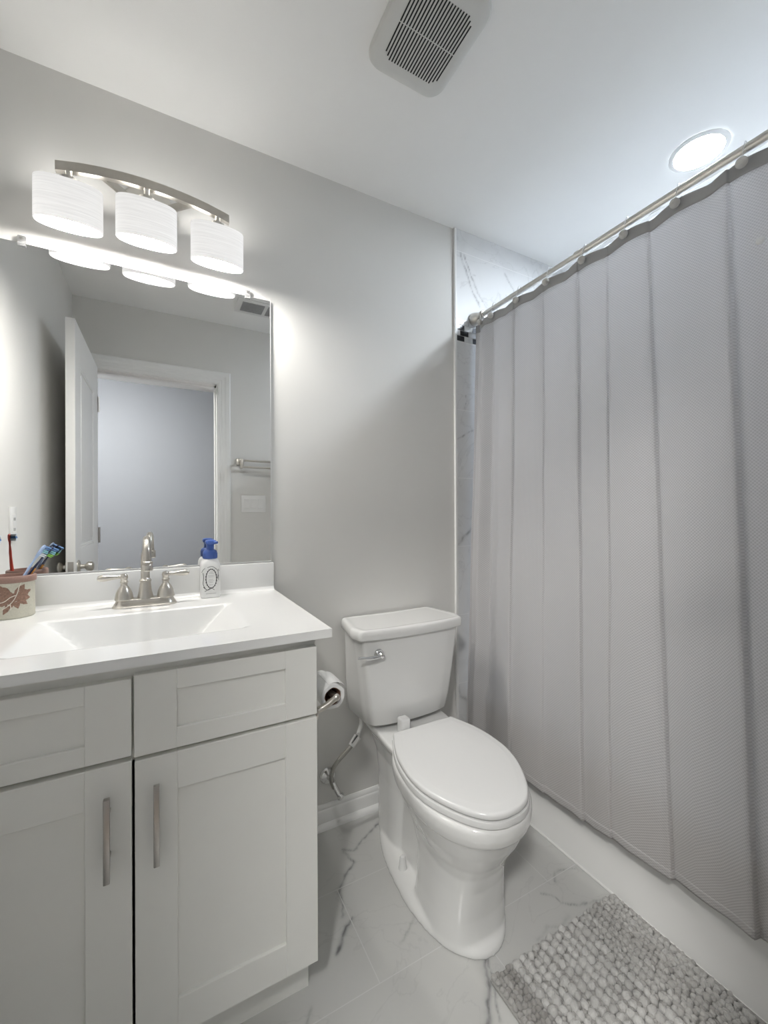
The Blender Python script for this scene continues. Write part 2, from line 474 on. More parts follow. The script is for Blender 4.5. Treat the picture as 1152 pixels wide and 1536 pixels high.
# door frame: jambs, stops and moulded casing on the room side
bm = NB()
for x0, x1 in ((DX0 - .018, DX0), (DX1, DX1 + .018)):
    box(bm, x0, x1, -.117, 0, 0, DZ)
box(bm, DX0 - .018, DX1 + .018, -.117, 0, DZ, DZ + .018)
box(bm, DX0, DX0 + .011, -.075, -.04, 0, DZ); box(bm, DX1 - .011, DX1, -.075, -.04, 0, DZ); box(bm, DX0, DX1, -.075, -.04, DZ - .011, DZ)
struct('trim_3', bm, 'trim')
CP = [(0, 0), (0, .009), (.012, .012), (.020, .0105), (.026, .013), (.040, .013), (.052, .017), (.072, .018), (.080, .012), (.080, 0)]
bm = NB()
o_ = .006
def casing_rings(side):
    y0 = -.002 if side > 0 else -.115
    pts = []
    for a, t in CP:
        pass
    rings = []
    rings.append([(DX0 - o_ - a, y0 + side * t, 0) for a, t in CP])
    rings.append([(DX0 - o_ - a, y0 + side * t, DZ + o_ + a) for a, t in CP])
    rings.append([(DX1 + o_ + a, y0 + side * t, DZ + o_ + a) for a, t in CP])
    rings.append([(DX1 + o_ + a, y0 + side * t, 0) for a, t in CP])
    return rings
loft(bm, casing_rings(1)); loft(bm, casing_rings(-1))
struct('trim_4', bm, 'trim', sharp=15)
bm = NB(); box(bm, DX1 - .0015, DX1, -.032, -.006, .905, .965, .0006, 1)
t = obj('strike_plate', bm, 'steel'); tag(t, 'small dark strike plate set into the white door jamb', 'strike plate')

# door, swung open flat along the left wall
bm = NB()
dx0, dx1, dy0, dy1, dz0, dz1 = -.381, -.346, .004, .700, .012, 2.035
rails = [(dz0, .20), (.86, 1.015), (1.86, dz1)]
box(bm, dx0 + .007, dx1 - .007, dy0 + .002, dy1 - .002, dz0 + .002, dz1 - .002)
for y0, y1 in ((dy0, .165), (.565, dy1)): box(bm, dx0, dx1, y0, y1, dz0, dz1, .001, 1)
for z0, z1 in rails: box(bm, dx0, dx1, .165, .565, z0, z1, .001, 1)
for z0, z1 in ((.20, .86), (1.015, 1.86)):
    for xa, xb in ((dx1 - .009, dx1 - .001), (dx0 + .001, dx0 + .009)):
        box(bm, xa, xb, .195, .535, z0 + .03, z1 - .03, .0035, 2)
        for (ya, yb, za, zb) in ((.165, .178, z0, z1), (.552, .565, z0, z1), (.165, .565, z0, z0 + .013), (.165, .565, z1 - .013, z1)):
            box(bm, xa, xb, ya, yb, za, zb, .003, 2)
door = struct('door_1', bm, 'trim')
bm = NB()
for s, xf in ((1, dx1), (-1, dx0)):
    lathe(bm, [(.030, 0), (.030, .004), (.024, .008), (.011, .010), (.010, .026 if s > 0 else .018), (.018, .032 if s > 0 else .022), (.024, .042 if s > 0 else .030), (.022, .054 if s > 0 else .036), (.012, .060 if s > 0 else .040)], (xf, .642, .935), (s, 0, 0), 24)
obj('knob', bm, 'nickel', door)
bm = NB(); box(bm, -.374, -.353, .6995, .7015, .905, .963, .0005, 1); obj('latch_plate', bm, 'steel', door)
bm = NB()
for z in (.25, 1.05, 1.82): tube(bm, [(dx0 + .04, .004, z - .045), (dx0 + .04, .004, z + .045)], .006, 10)
obj('hinge', bm, 'steel', door)

# ------------------------------------------------------------------ tub
TX = 1.212
tub = thing('bathtub', 'white bathtub with a smooth apron beneath the grey curtain', 'bathtub', (TX, .735, 0))
bm = NB()
y0, y1 = .012, D - .016
apr = [(TX - .004, 0.0), (TX - .002, .012), (TX + .008, .035), (TX + .016, .12), (TX + .016, .28), (TX + .012, .325), (TX + .002, .345), (TX, .36), (TX + .003, .374), (TX + .014, .381),
       (TX + .07, .381), (TX + .085, .372), (TX + .095, .34), (TX + .125, .14), (TX + .17, .095), (TX + .25, .085), (1.80, .085), (1.86, .10), (1.885, .15), (1.905, .34), (1.915, .372), (1.925, .381), (1.958, .381), (1.962, .37), (1.962, 0)]
loft(bm, [[(x, y, z) for x, z in apr] for y in (y0, y0 + .004, y1 - .004, y1)])
bmesh.ops.recalc_face_normals(bm, faces=list(bm.faces))
# raised ends closing the basin
for ya, yb in ((y0, y0 + .07), (y1 - .07, y1)): box(bm, TX + .06, 1.93, ya, yb, .06, .3805, .012, 3)
obj('shell', bm, 'tub', tub, sharp=40)
bm = NB(); tube(bm, [(TX - .004, .014, .002), (TX - .004, D - .03, .002)], .004, 8); obj('caulk_bead', bm, 'white_plastic', tub)

# ------------------------------------------------------------------ vanity cabinet
CX0, CX1, CF = -.440, .3125, .935      # carcass sides and face
DF = .915                              # door faces
cab = thing('vanity_cabinet', 'off-white shaker vanity cabinet with two doors below the sink', 'cabinet', (-.055, 1.2, 0))
bm = NB()
box(bm, CX0, CX0 + .016, CF + .0182, D - .002, .1302, .886); box(bm, CX1 - .016, CX1, CF + .0182, D - .002, .1302, .886)
box(bm, CX0 + .0162, CX1 - .0162, CF + .02, D - .014, .1302, .146); box(bm, CX0 + .0162, CX1 - .0162, D - .012, D - .002, .1302, .866)
for x0, x1, z0, z1 in ((CX0, CX0 + .035, .1302, .886), (CX1 - .035, CX1, .1302, .886)): box(bm, x0, x1, CF, CF + .018, z0, z1)
for x0, x1, z0, z1 in ((CX0 + .0352, CX1 - .0352, .695, .718), (CX0 + .0352, CX1 - .0352, .836, .886), (CX0 + .0352, CX1 - .0352, .1302, .15), (-.07, -.038, .7182, .8358)): box(bm, x0, x1, CF, CF + .018, z0, z1)
obj('carcass', bm, 'cab', cab)
bm = NB(); box(bm, CX0 + .001, CX1 - .001, .995, 1.01, 0, .1298); box(bm, CX0 + .001, CX0 + .016, 1.0102, D - .002, 0, .1298); box(bm, CX1 - .016, CX1 - .001, 1.0102, D - .002, 0, .1298)
obj('toe_kick', bm, 'cab', cab)
def shaker(name, x0, x1, z0, z1, st, rl):
    bm = NB()
    t = .0195
    box(bm, x0 + st - .004, x1 - st + .004, DF + .007, DF + t - .002, z0 + rl - .004, z1 - rl + .004)
    box(bm, x0, x0 + st, DF, DF + t, z0, z1, .0012, 1); box(bm, x1 - st, x1, DF, DF + t, z0, z1, .0012, 1)
    box(bm, x0 + st - .0005, x1 - st + .0005, DF, DF + t, z0, z0 + rl, .0012, 1); box(bm, x0 + st - .0005, x1 - st + .0005, DF, DF + t, z1 - rl, z1, .0012, 1)
    return obj(name, bm, 'cab', cab)
shaker('drawer_front', -.4375, -.0565, .713, .859, .073, .036)
shaker('drawer_front', -.0525, .310, .708, .864, .073, .040)
d1 = shaker('door', -.4375, -.0565, .138, .704, .073, .073)
d2 = shaker('door', -.0515, .310, .138, .7005, .073, .074)
for dd, hx in ((d1, -.0935), (d2, -.015)):
    bm = NB()
    box(bm, hx - .005, hx + .005, .883, .893, .509, .660, .0012, 2)
    for z in (.545, .625): tube(bm, [(hx, .888, z), (hx, DF + .002, z)], .0042, 12)
    obj('handle', bm, 'steel', dd)

# ------------------------------------------------------------------ countertop with integral ramp basin
CT, CB = .9063, .8865
KX0, KX1, KF, KB = XL + .002, .3385, .893, D - .001
top = thing('sink_countertop', 'glossy white countertop with an integrated trough basin and backsplash', 'countertop', (-.06, 1.19, CB))
bxl, bxr, byb, byf = -.264, .163, 1.292, 1.002
def basin(x, y):
    t = min(x - bxl, bxr - x) + .012
    if t <= 0: return 0
    d = min(1.06 * (math.sqrt(t * t + .018 ** 2) - .018), (byb - y) * 3.2, (y - byf) * 1.6)
    if d <= 0: return 0
    return -min(d, .088 + .01 * (y - byf))
bm = NB()
def axis_vals(lo, hi, keys, step):
    ks = sorted([lo, hi] + keys); out = [lo]
    for a, b in zip(ks[:-1], ks[1:]):
        n = max(1, round((b - a) / step))
        out += [a + (b - a) * i / n for i in range(1, n + 1)]
    return out
xs = axis_vals(KX0, KX1, [bxl, bxr], .006); ys = axis_vals(KF, KB - .02, [byf, byb], .0055)
g = [[bm.verts.new((x, y, CT + basin(x, y))) for x in xs] for y in ys]
for j in range(len(ys) - 1):
    for i in range(len(xs) - 1): bm.faces.new((g[j][i], g[j][i + 1], g[j + 1][i + 1], g[j + 1][i]))
bmesh.ops.smooth_vert(bm, verts=[v for row in g[1:-1] for v in row[1:-1]], factor=.5, use_axis_x=False, use_axis_y=False, use_axis_z=True)
bmesh.ops.smooth_vert(bm, verts=[v for row in g[1:-1] for v in row[1:-1]], factor=.5, use_axis_x=False, use_axis_y=False, use_axis_z=True)
# edge skirt and underside
per = g[0] + [r[-1] for r in g[1:]] + list(reversed(g[-1][:-1])) + [g[j][0] for j in range(len(ys) - 2, 0, -1)]
low = [bm.verts.new((v.co.x, v.co.y, CB)) for v in per]
for i in range(len(per)):
    k = (i + 1) % len(per); bm.faces.new((per[i], low[i], low[k], per[k]))
# slab lip only: open underneath over the cabinet, closed along the overhang
box(bm, KX0, KX1, KF + .001, KF + .06, CB, CB + .003); box(bm, CX1 - .02, KX1 - .001, KF + .001, KB - .02, CB, CB + .003)
obj('slab', bm, 'marble_top', top, sharp=25)
bm = NB(); box(bm, KX0, KX1 - .001, D - .0205, D - .001, CB, 1.0005, .0025, 2)
# cove along the foot of the backsplash
cv = [(D - .0205, CT + .012), (D - .0225, CT + .006), (D - .027, CT + .0015), (D - .034, CT + .0002), (D - .0205, CT - .003)]
loft(bm, [[(x, y, z) for y, z in cv] for x in (KX0, KX1 - .002)])
obj('backsplash', bm, 'splash', top)
bm = NB(); lathe(bm, [(.022, 0), (.022, .003), (.017, .004), (.016, .008), (.012, .011), (.002, .012)], (-.05, 1.16, CT - .089), n=24); obj('drain', bm, 'nickel', top)

# ------------------------------------------------------------------ faucet
FX, FY = -.050, 1.386
fau = thing('faucet', 'brushed nickel two-handle faucet behind the basin', 'faucet', (FX, FY, CT))
def stadium(cx, cy, hx, r, n=12):
    return [(cx + (hx - r) * (1 if i < n + 1 else -1) + r * cos(a), cy + r * sin(a)) for i, a in enumerate([-pi / 2 + pi * k / n for k in range(n + 1)] + [pi / 2 + pi * k / n for k in range(n + 1)])]
bm = NB()
rings = []
for dr, z in ((0, 0), (0, .003), (-.003, .006), (-.006, .012), (-.009, .018), (-.010, .021), (-.013, .023)):
    rings.append([(x, y, CT + z) for x, y in stadium(FX, FY, .082 + dr, .028 + dr)])
loft(bm, rings); obj('base', bm, 'nickel', fau)
bm = NB()
lathe(bm, [(.021, .022), (.0205, .026), (.017, .040), (.0145, .060), (.0140, .068), (.0155, .070), (.0155, .074), (.0135, .076), (.0115, .080)], (FX, FY, CT), n=28)
path = [(FX, FY, CT + .078), (FX, FY, CT + .112), (FX + .001, FY - .006, CT + .150)]
for k in range(0, 11):
    a = pi * (1 - k / 10 * .93)
    path.append((FX + .003 + .005 * k / 10, FY - .058 + .052 * -cos(a), CT + .152 + .043 * sin(a)))
path.append((FX + .009, FY - .109, CT + .122))
path = smooth_path(path, 3)
n_ = len(path)
tube(bm, path, [.0118 - .0028 * min(1, i / n_ * 1.3) for i in range(n_)], 18)
tip = Vector(path[-1])
lathe(bm, [(.0105, .016), (.0128, .014), (.0128, .008), (.0115, .007), (.0128, .005), (.0128, -.008), (.0105, -.010)], tip, n=24)
obj('spout', bm, 'nickel', fau)
bm = NB(); tube(bm, [(FX + .004, FY + .024, CT + .02), (FX + .004, FY + .024, CT + .085)], .0025, 8); ball(bm, (FX + .004, FY + .024, CT + .09), .006, 2); obj('lift_rod', bm, 'nickel', fau)
for s in (-1, 1):
    hx = FX + s * .0525
    bm = NB()
    lathe(bm, [(.0235, .0215), (.0235, .024), (.0225, .030), (.0205, .040), (.0165, .050), (.0115, .058), (.0085, .062), (.0085, .068), (.0105, .070), (.0105, .073), (.0080, .076), (.0085, .080), (.0100, .084), (.0100, .089), (.0075, .094), (.002, .096)], (hx, FY, CT), n=28)
    h = obj('handle', bm, 'nickel', fau)
    bm = NB()
    pts = [(hx + s * t, FY - .3 * t * 0, CT + .087 + .0 * t) for t in (0.0, .012, .022, .034, .046, .056, .062, .064)]
    pts = [(p[0], p[1], p[2] - .03 * (abs(p[0] - hx)) * (1 if s < 0 else -.6)) for p in pts]
    tube(bm, pts, [.0065, .0052, .0055, .0078, .0095, .0092, .0062, .002], 16)
    obj('lever', bm, 'nickel', h)

# ------------------------------------------------------------------ soap bottle
SX, SY = .128, 1.424
soap = thing('soap_dispenser', 'white foaming soap bottle with a blue pump on the countertop', 'soap bottle', (SX, SY, CT))
def rrect(cx, cy, hx, hy, r, n=6):
    out = []
    for (sx, sy, a0) in ((1, -1, -pi / 2), (1, 1, 0), (-1, 1, pi / 2), (-1, -1, pi)):
        for k in range(n + 1):
            a = a0 + pi / 2 * k / n
            out.append((cx + sx * (hx - r) + r * cos(a), cy + sy * (hy - r) + r * sin(a)))
    return out
bm = NB()
rings = []
for hx, hy, r, z in ((.0255, .0215, .010, 0), (.0285, .024, .012, .003), (.029, .0245, .012, .008), (.029, .0245, .012, .098), (.0285, .024, .013, .106), (.026, .022, .015, .114), (.0225, .0205, .0175, .119), (.019, .0185, .0165, .122), (.0185, .018, .017, .126)):
    rings.append([(x, y, CT + z) for x, y in rrect(SX, SY, hx, hy, r)])
loft(bm, rings); body = obj('body', bm, 'bottle', soap)
# printed wreath, a wavy oval frame with twigs, and lines of fine print
bm = NB()
yf = SY - .0245 - .0002
def ring_dec(cx, cz, rx, rz, w, wav, nw, n=96):
    a, b = [], []
    for k in range(n):
        t = 2 * pi * k / n; q = 1 + wav * sin(nw * t)
        a.append(bm.verts.new((cx + rx * q * cos(t), yf, cz + rz * q * sin(t))))
        b.append(bm.verts.new((cx + (rx - w) * (1 - wav * .3 * sin(nw * t)) * cos(t), yf, cz + (rz - w) * (1 - wav * .3 * sin(nw * t)) * sin(t))))
    for k in range(n):
        j = (k + 1) % n; bm.faces.new((a[k], a[j], b[j], b[k]))
def stroke(pts, w):
    pts = smooth_path([(p[0], yf, p[1]) for p in pts], 4)
    L, R = [], []
    for i, p in enumerate(pts):
        d = (pts[min(i + 1, len(pts) - 1)] - pts[max(0, i - 1)]).normalized(); nn = Vector((-d.z, 0, d.x))
        L.append(bm.verts.new(p + nn * w / 2)); R.append(bm.verts.new(p - nn * w / 2))
    for i in range(len(pts) - 1): bm.faces.new((L[i], L[i + 1], R[i + 1], R[i]))
cz = CT + .061
ring_dec(SX + .001, cz, .0168, .0308, .0028, .04, 20)
for pts, w in (([(SX - .017, CT + .094), (SX - .022, CT + .090), (SX - .0265, CT + .082)], .0012), ([(SX - .023, CT + .080), (SX - .021, CT + .065), (SX - .0225, CT + .045), (SX - .017, CT + .032)], .0016),
               ([(SX - .022, CT + .036), (SX - .010, CT + .026), (SX + .002, CT + .031)], .0018), ([(SX - .018, CT + .022), (SX - .008, CT + .027), (SX - .002, CT + .033)], .0015),
               ([(SX + .002, CT + .032), (SX + .010, CT + .025)], .0014), ([(SX - .010, CT + .096), (SX + .004, CT + .099), (SX + .016, CT + .090)], .0012),
               ([(SX + .012, CT + .094), (SX + .021, CT + .083), (SX + .0195, CT + .06)], .0013), ([(SX + .022, CT + .09), (SX + .0235, CT + .084)], .0012), ([(SX + .022, CT + .072), (SX + .0225, CT + .055)], .001)):
    stroke(pts, w)
obj('printed_wreath', bm, 'ink', body, smooth=False, recalc=False)
bm = NB()
for (w, z) in ((.010, .081), (.014, .0765), (.018, .070), (.016, .066), (.012, .058), (.017, .0535), (.011, .049), (.012, .041)):
    k = -w / 2
    rr2 = random.Random(int(z * 1e4))
    while k < w / 2:
        e = min(w / 2, k + rr2.uniform(.0012, .0028))
        box(bm, SX + .001 + k, SX + .001 + e, yf - .0001, yf + .0003, CT + z, CT + z + .0011); k = e + .0006
k = -.014
while k < .014:
    box(bm, SX + k, SX + k + .0016, yf - .0001, yf + .0003, CT + .0135, CT + .015); k += .0023
obj('lettering', bm, 'grey_ink', body, smooth=False)
bm = NB()
lathe(bm, [(.0205, .1225), (.0215, .124), (.0215, .140), (.0205, .145), (.0175, .149), (.0120, .1510), (.0115, .152), (.0115, .170), (.0105, .172)], (SX, SY, CT), n=36)
for k in range(28):
    a = 2 * pi * k / 28
    tube(bm, [(SX + .0214 * cos(a), SY + .0214 * sin(a), CT + .125), (SX + .0214 * cos(a), SY + .0214 * sin(a), CT + .140)], .0007, 5)
pump = obj('pump', bm, 'blue_pump', soap)
bm = NB()
rings = [[(x, y, CT + z) for x, y in rrect(SX + .001, SY - .006, hx, hy, .008)] for hx, hy, z in ((.013, .0165, .168), (.0155, .019, .171), (.016, .0195, .176), (.0145, .018, .180), (.010, .014, .182))]
loft(bm, rings); tube(bm, [(SX + .006, SY - .016, CT + .175), (SX + .018, SY - .030, CT + .174)], [.006, .0042], 12)
obj('nozzle', bm, 'blue_pump', pump)

# ------------------------------------------------------------------ toothbrush holder and brushes
HX, HY = -.349, 1.404
hold = thing('toothbrush_holder', 'beige ceramic toothbrush cup with a brown leaf and brown rim', 'toothbrush holder', (HX, HY, CT))
bm = NB()
lathe(bm, [(.041, 0), (.0435, .002), (.044, .006), (.044, .094), (.042, .096), (.0405, .094), (.0405, .008), (.002, .006)], (HX, HY, CT), n=48); bodyc = obj('body', bm, 'ceramic', hold)
bm = NB(); lathe(bm, [(.0445, .091), (.0465, .092), (.0475, .096), (.0475, .105), (.0455, .108), (.041, .108), (.040, .105), (.040, .093)], (HX, HY, CT), n=48)
for k in range(48):
    pass
obj('rim', bm, 'rimbrown', hold)
def cyl_pt(a, z, dr=.0006):
    return (HX + (.044 + dr) * sin(a), HY - (.044 + dr) * cos(a), CT + z)
bm = NB()
def lobe(a0, z0, a1, z1, w):
    n = 10; L, R = [], []
    rl = random.Random(int(a1 * 99 + z1 * 999))
    for i in range(n + 1):
        t = i / n; ww = w * sin(pi * min(1, t * .92 + .05)) * (1 + .25 * rl.uniform(-1, 1))
        ca, cz_ = a0 + (a1 - a0) * t, z0 + (z1 - z0) * t
        da, dz = (a1 - a0) * .044, (z1 - z0); ln = math.hypot(da, dz)
        nx, nz = -dz / ln, da / ln
        L.append(bm.verts.new(cyl_pt(ca + nx * ww / .044, cz_ + nz * ww))); R.append(bm.verts.new(cyl_pt(ca - nx * ww / .044, cz_ - nz * ww)))
    for i in range(n): bm.faces.new((L[i], L[i + 1], R[i + 1], R[i]))
for a1, z1, w in ((.75, .086, .008), (1.10, .070, .008), (1.05, .050, .008), (.90, .034, .007), (.45, .026, .007), (-.55, .088, .008), (-.85, .060, .009), (-.75, .032, .008), (-.2, .014, .007), (.1, .062, .010)):
    lobe(.28, .056, a1, z1, w)
obj('leaf', bm, 'leaf', bodyc, recalc=False)
bm = NB()
for pts in ([(.62, .094), (.50, .082), (.42, .066), (.28, .050), (.05, .036), (-.25, .026)], [(.36, .060), (.12, .056), (-.15, .046), (-.5, .042)], [(.10, .039), (.14, .030), (.12, .024)]):
    tube(bm, smooth_path([cyl_pt(a, z, .0008) for a, z in pts], 4), .0009, 6)
obj('leaf_vein', bm, 'leafvein', bodyc)

def brush(name, label, foot, neck, head, hm, bristles, facing, grip=None):
    foot, neck, head, facing = Vector(foot), Vector(neck), Vector(head), Vector(facing).normalized()
    t = thing(name, label, 'toothbrush', tuple(foot), 'toothbrushes in the ceramic cup')
    bm = NB()
    mid = foot.lerp(neck, .55) - facing * .003
    pts = smooth_path([foot, mid, neck, head], 6)
    n = len(pts)
    rs = []
    for i in range(n):
        u = i / (n - 1)
        rs.append(.0048 + .0016 * sin(u * 7) if u < .55 else (.0046 - .0022 * (u - .55) / .15 if u < .70 else (.0026 + .0036 * min(1, (u - .70) / .10) if u < .95 else .0052)))
    rs[-1] = .003
    tube(bm, pts, rs, 12, flat=.75)
    obj('handle', bm, hm, t)
    if grip:
        bm = NB()
        tube(bm, [p + facing * .0012 for p in pts[int(n * .30):int(n * .62)]], [r * .95 for r in rs[int(n * .30):int(n * .62)]], 10)
        obj('grip', bm, grip, t)
    ax = (head - neck).normalized(); sd = ax.cross(facing).normalized()
    k = len(bristles)
    for i, bmat in enumerate(bristles):
        bm = NB()
        L = (head - neck).length * .62; a0 = head - ax * (L * (1 - i / k)); a1 = head - ax * (L * (1 - (i + .92) / k))
        for r in range(2):
            for q in range(-1, 2):
                c = a0.lerp(a1, .25 + .5 * r) + sd * q * .0032
                tube(bm, [c + facing * .003, c + facing * (.0145 + .0012 * ((i + r) % 2))], [.0017, .0021], 8)
        obj('bristle_tuft', bm, bmat, t)
brush('toothbrush', 'pale blue toothbrush leaning out of the ceramic cup toward the faucet', (HX - .012, HY - .008, CT + .012), (-.311, 1.415, 1.045), (-.286, 1.420, 1.088), 'pale_blue', ['white_bristle', 'aqua', 'blue_bristle'], (.75, .3, -.45))
brush('toothbrush', 'navy toothbrush with green bristles leaning in the ceramic cup', (HX - .018, HY + .004, CT + .012), (-.300, 1.428, 1.045), (-.272, 1.434, 1.082), 'navy', ['green', 'aqua', 'blue_bristle'], (.75, .3, -.45), 'orange')
brush('toothbrush', 'red toothbrush standing upright in the ceramic cup, seen in the mirror', (HX - .024, HY - .01, CT + .012), (-.3885, 1.402, 1.085), (-.3885, 1.402, 1.117), 'red', ['white_bristle', 'blue_bristle', 'white_bristle'], (1, .1, 0))

# ------------------------------------------------------------------ mirror
MX0, MX1, MZ0, MZ1 = -.452, .3305, 1.003, 1.9205
mir = thing('vanity_mirror', 'large frameless mirror on the wall above the sink', 'mirror', (-.06, D, MZ0))
bm = NB(); box(bm, MX0, MX1, D - .006, D - .001, MZ0, MZ1, .0008, 1); obj('glass', bm, 'mirror', mir, smooth=False)
bm = NB(); box(bm, MX1, MX1 + .0015, D - .006, D - .001, MZ0, MZ1); obj('polished_edge', bm, 'white_plastic', mir)
bm = NB(); box(bm, MX0, MX1, D - .009, D - .001, 1.0008, 1.0055, .0008, 1); obj('bottom_channel', bm, plain('channel_grey', (.42, .42, .42, 1), .5), mir)
for x in (-.345, .254):
    bm = NB()
    box(bm, x - .009, x + .009, D - .011, D - .0068, MZ1 - .010, MZ1 + .002, .0015, 2); box(bm, x - .009, x + .009, D - .011, D - .0005, MZ1 + .001, MZ1 + .018, .002, 2)
    c = obj('clip', bm, 'clear', mir)
    bm = NB(); lathe(bm, [(.004, 0), (.004, .0015), (.001, .0025)], (x, D - .011, MZ1 + .010), (0, -1, 0), 12); obj('screw', bm, 'steel', c)

# ------------------------------------------------------------------ vanity light
VL = thing('vanity_light', 'three-shade brushed nickel vanity light above the mirror', 'wall light', (-.038, D, 2.10))
bm = NB(); lathe(bm, [(.080, 0), (.080, .010), (.077, .016), (.070, .020), (.02, .022)], (-.040, D - .0005, 2.105), (0, -1, 0), 48); obj('canopy', bm, 'nickel_light', VL)
sh = [(-.226, 1.381), (-.042, 1.363), (.149, 1.381)]
bx0, bx1 = -.257, .184
def bar_y(x):
    u = (x - (bx0 + bx1) / 2) / ((bx1 - bx0) / 2)
    return 1.384 - .041 * (1 - u * u)
N = 32
zb0, zb1 = 2.096, 2.1215
bm = NB()
rings = []
for i in range(N + 1):
    x = bx0 + (bx1 - bx0) * i / N; y = bar_y(x)
    rings.append([(x, y, zb0), (x, y + .015, zb0), (x, y + .015, zb1), (x, y, zb1)])
loft(bm, rings); obj('arched_bar', bm, 'nickel', VL)
for s in (-1, 1):
    bm = NB()
    x1 = -.038 + s * .115
    y1 = bar_y(x1) + .008
    xa = -.040 + s * .022
    loft(bm, [[(xa - .006, D - .018, zb0 + .001), (xa + .006, D - .018, zb0 + .001), (xa + .006, D - .018, zb1 - .004), (xa - .006, D - .018, zb1 - .004)],
              [(x1 - .006, y1, zb0 + .001), (x1 + .006, y1, zb0 + .001), (x1 + .006, y1, zb1 - .004), (x1 - .006, y1, zb1 - .004)]])
    obj('arm', bm, 'nickel', VL)
SA, SB = .077, .031
def oval(x, y, k, z, n=64):
    return [(x + (SA + k) * math.copysign(abs(cos(t)) ** .85, cos(t)), y + (SB + k) * math.copysign(abs(sin(t)) ** .85, sin(t)), z) for t in [2 * pi * q / n for q in range(n)]]
for i, (x, y) in enumerate(sh):
    zb, zt = 1.950, 2.062
    bm = NB()
    loft(bm, [oval(x, y, k, z) for k, z in ((-.003, zt), (-.003, zb), (-.0005, zb), (0, zb + .001), (0, zt - .001), (-.0005, zt), (-.003, zt))], False, False)
    s_ = obj('shade', bm, 'shade', VL)
    bm = NB(); loft(bm, [oval(x, y, -.0035, zt - .006), oval(x, y, -.0035, zt - .003)]); obj('top_glass', bm, 'shade_top', s_)
    bm = NB(); tube(bm, [(x, y, 2.015), (x, y, zt - .004)], .018, 20); tube(bm, [(x, y, zt - .003), (x, y, zt + .014)], .022, 20)
    tube(bm, [(x, y, zt + .012), (x, bar_y(x) + .007, zb0 + .002)], .008, 12)
    obj('socket', bm, 'nickel_light', s_)
    bm = NB(); lathe(bm, [(.010, 2.012), (.015, 2.002), (.022, 1.988), (.0245, 1.970), (.023, 1.957), (.015, 1.947), (.003, 1.944)], (x, y, 0), n=24); obj('bulb', bm, 'bulb', s_)

# ------------------------------------------------------------------ ceiling fixtures
fan = thing('exhaust_fan', 'white slotted exhaust fan grille on the ceiling', 'exhaust fan', (.616, .900, H))
def rr_ring(hx, hy, r, z): return [(x, y, z) for x, y in rrect(.616, .900, hx, hy, r, 8)]
bm = NB()
loft(bm, [rr_ring(.122, .137, .045, H - .0005), rr_ring(.122, .137, .045, H - .006), rr_ring(.118, .133, .043, H - .013), rr_ring(.108, .123, .038, H - .017), rr_ring(.098, .112, .032, H - .0175)], cap0=True, cap1=True)
obj('cover', bm, 'grille', fan)
bm = NB()
ns = 20
for i in range(ns):
    x = .533 + (.699 - .533) * i / (ns - 1)
    e = .004 * max(0, 2 - min(i, ns - 1 - i)) * 2
    for ya, yb in ((.808 + e, .8985), (.9015, .992 - e)):
        box(bm, x - .0017, x + .0017, ya, yb, H - .0184, H - .0170)
o = obj('slot', bm, 'dark', fan)
bm = NB()

rl = thing('recessed_light', 'glowing round recessed light in the ceiling over the tub', 'ceiling light', (1.664, .754, H))
bm = NB(); lathe(bm, [(.088, 0), (.088, .003), (.082, .006), (.0735, .006), (.0735, .001)], (1.664, .754, H - .0003), (0, 0, -1), 48, caps=False); obj('trim_ring', bm, 'white_plastic', rl)
bm = NB(); lathe(bm, [(.073, .0012), (.073, .002), (.002, .0022)], (1.664, .754, H), (0, 0, -1), 48); obj('lens', bm, 'lens', rl)

hl = thing('hallway_light', 'round ceiling light out in the hallway', 'ceiling light', (-.70, -.62, H))
bm = NB(); lathe(bm, [(.15, 0), (.15, .02), (.145, .025)], (-.70, -.62, H), (0, 0, -1), 40); obj('base', bm, 'white_plastic', hl)
bm = NB(); lathe(bm, [(.142, .0255), (.135, .05), (.10, .07), (.05, .08), (.003, .083)], (-.70, -.62, H), (0, 0, -1), 40); obj('diffuser', bm, 'halllens', hl)

reg = thing('air_register', 'white louvred air register on the ceiling, seen in the mirror', 'air vent', (.555, .325, H))
bm = NB(); box(bm, .385, .725, .235, .415, H - .006, H - .0005, .002, 2); obj('frame', bm, 'white_plastic', reg)
bm = NB()
for xa, xb in ((.415, .545), (.565, .695)): box(bm, xa, xb, .265, .385, H - .0068, H - .0055)
obj('opening', bm, 'grey_ink', reg)
for k in range(7):
    y = .272 + k * .0175
    bm = NB()
    for xa, xb in ((.415, .545), (.565, .695)):
        loft(bm, [[(xx, y - .003, H - .0062), (xx, y + .006, H - .011), (xx, y + .007, H - .0105), (xx, y - .002, H - .0058)] for xx in (xa, xb)])
    obj('louver', bm, 'white_plastic', reg)

# ------------------------------------------------------------------ wall fittings seen in the mirror
tb = thing('towel_bar', 'double nickel towel bar on the doorway wall, seen in the mirror', 'towel bar', (.75, 0, 1.5))
for x in (.452, 1.05):
    bm = NB()
    box(bm, x - .022, x + .022, -.0015, .010, 1.500, 1.546, .003, 2); box(bm, x - .009, x + .009, .01, .062, 1.518, 1.538, .003, 2); box(bm, x - .007, x + .007, .055, .125, 1.470, 1.532, .004, 2)
    obj('bracket', bm, 'nickel', tb)
for y, z in ((.052, 1.528), (.115, 1.478)):
    bm = NB(); tube(bm, [(.452, y, z), (1.05, y, z)], .007, 14); obj('bar', bm, 'nickel', tb)
sw = thing('light_switch', 'three-gang white rocker switch plate beside the doorway', 'light switch', (.543, 0, 1.24))
bm = NB(); box(bm, .461, .625, -.0015, .005, 1.180, 1.297, .003, 2); obj('plate', bm, 'white_plastic', sw)
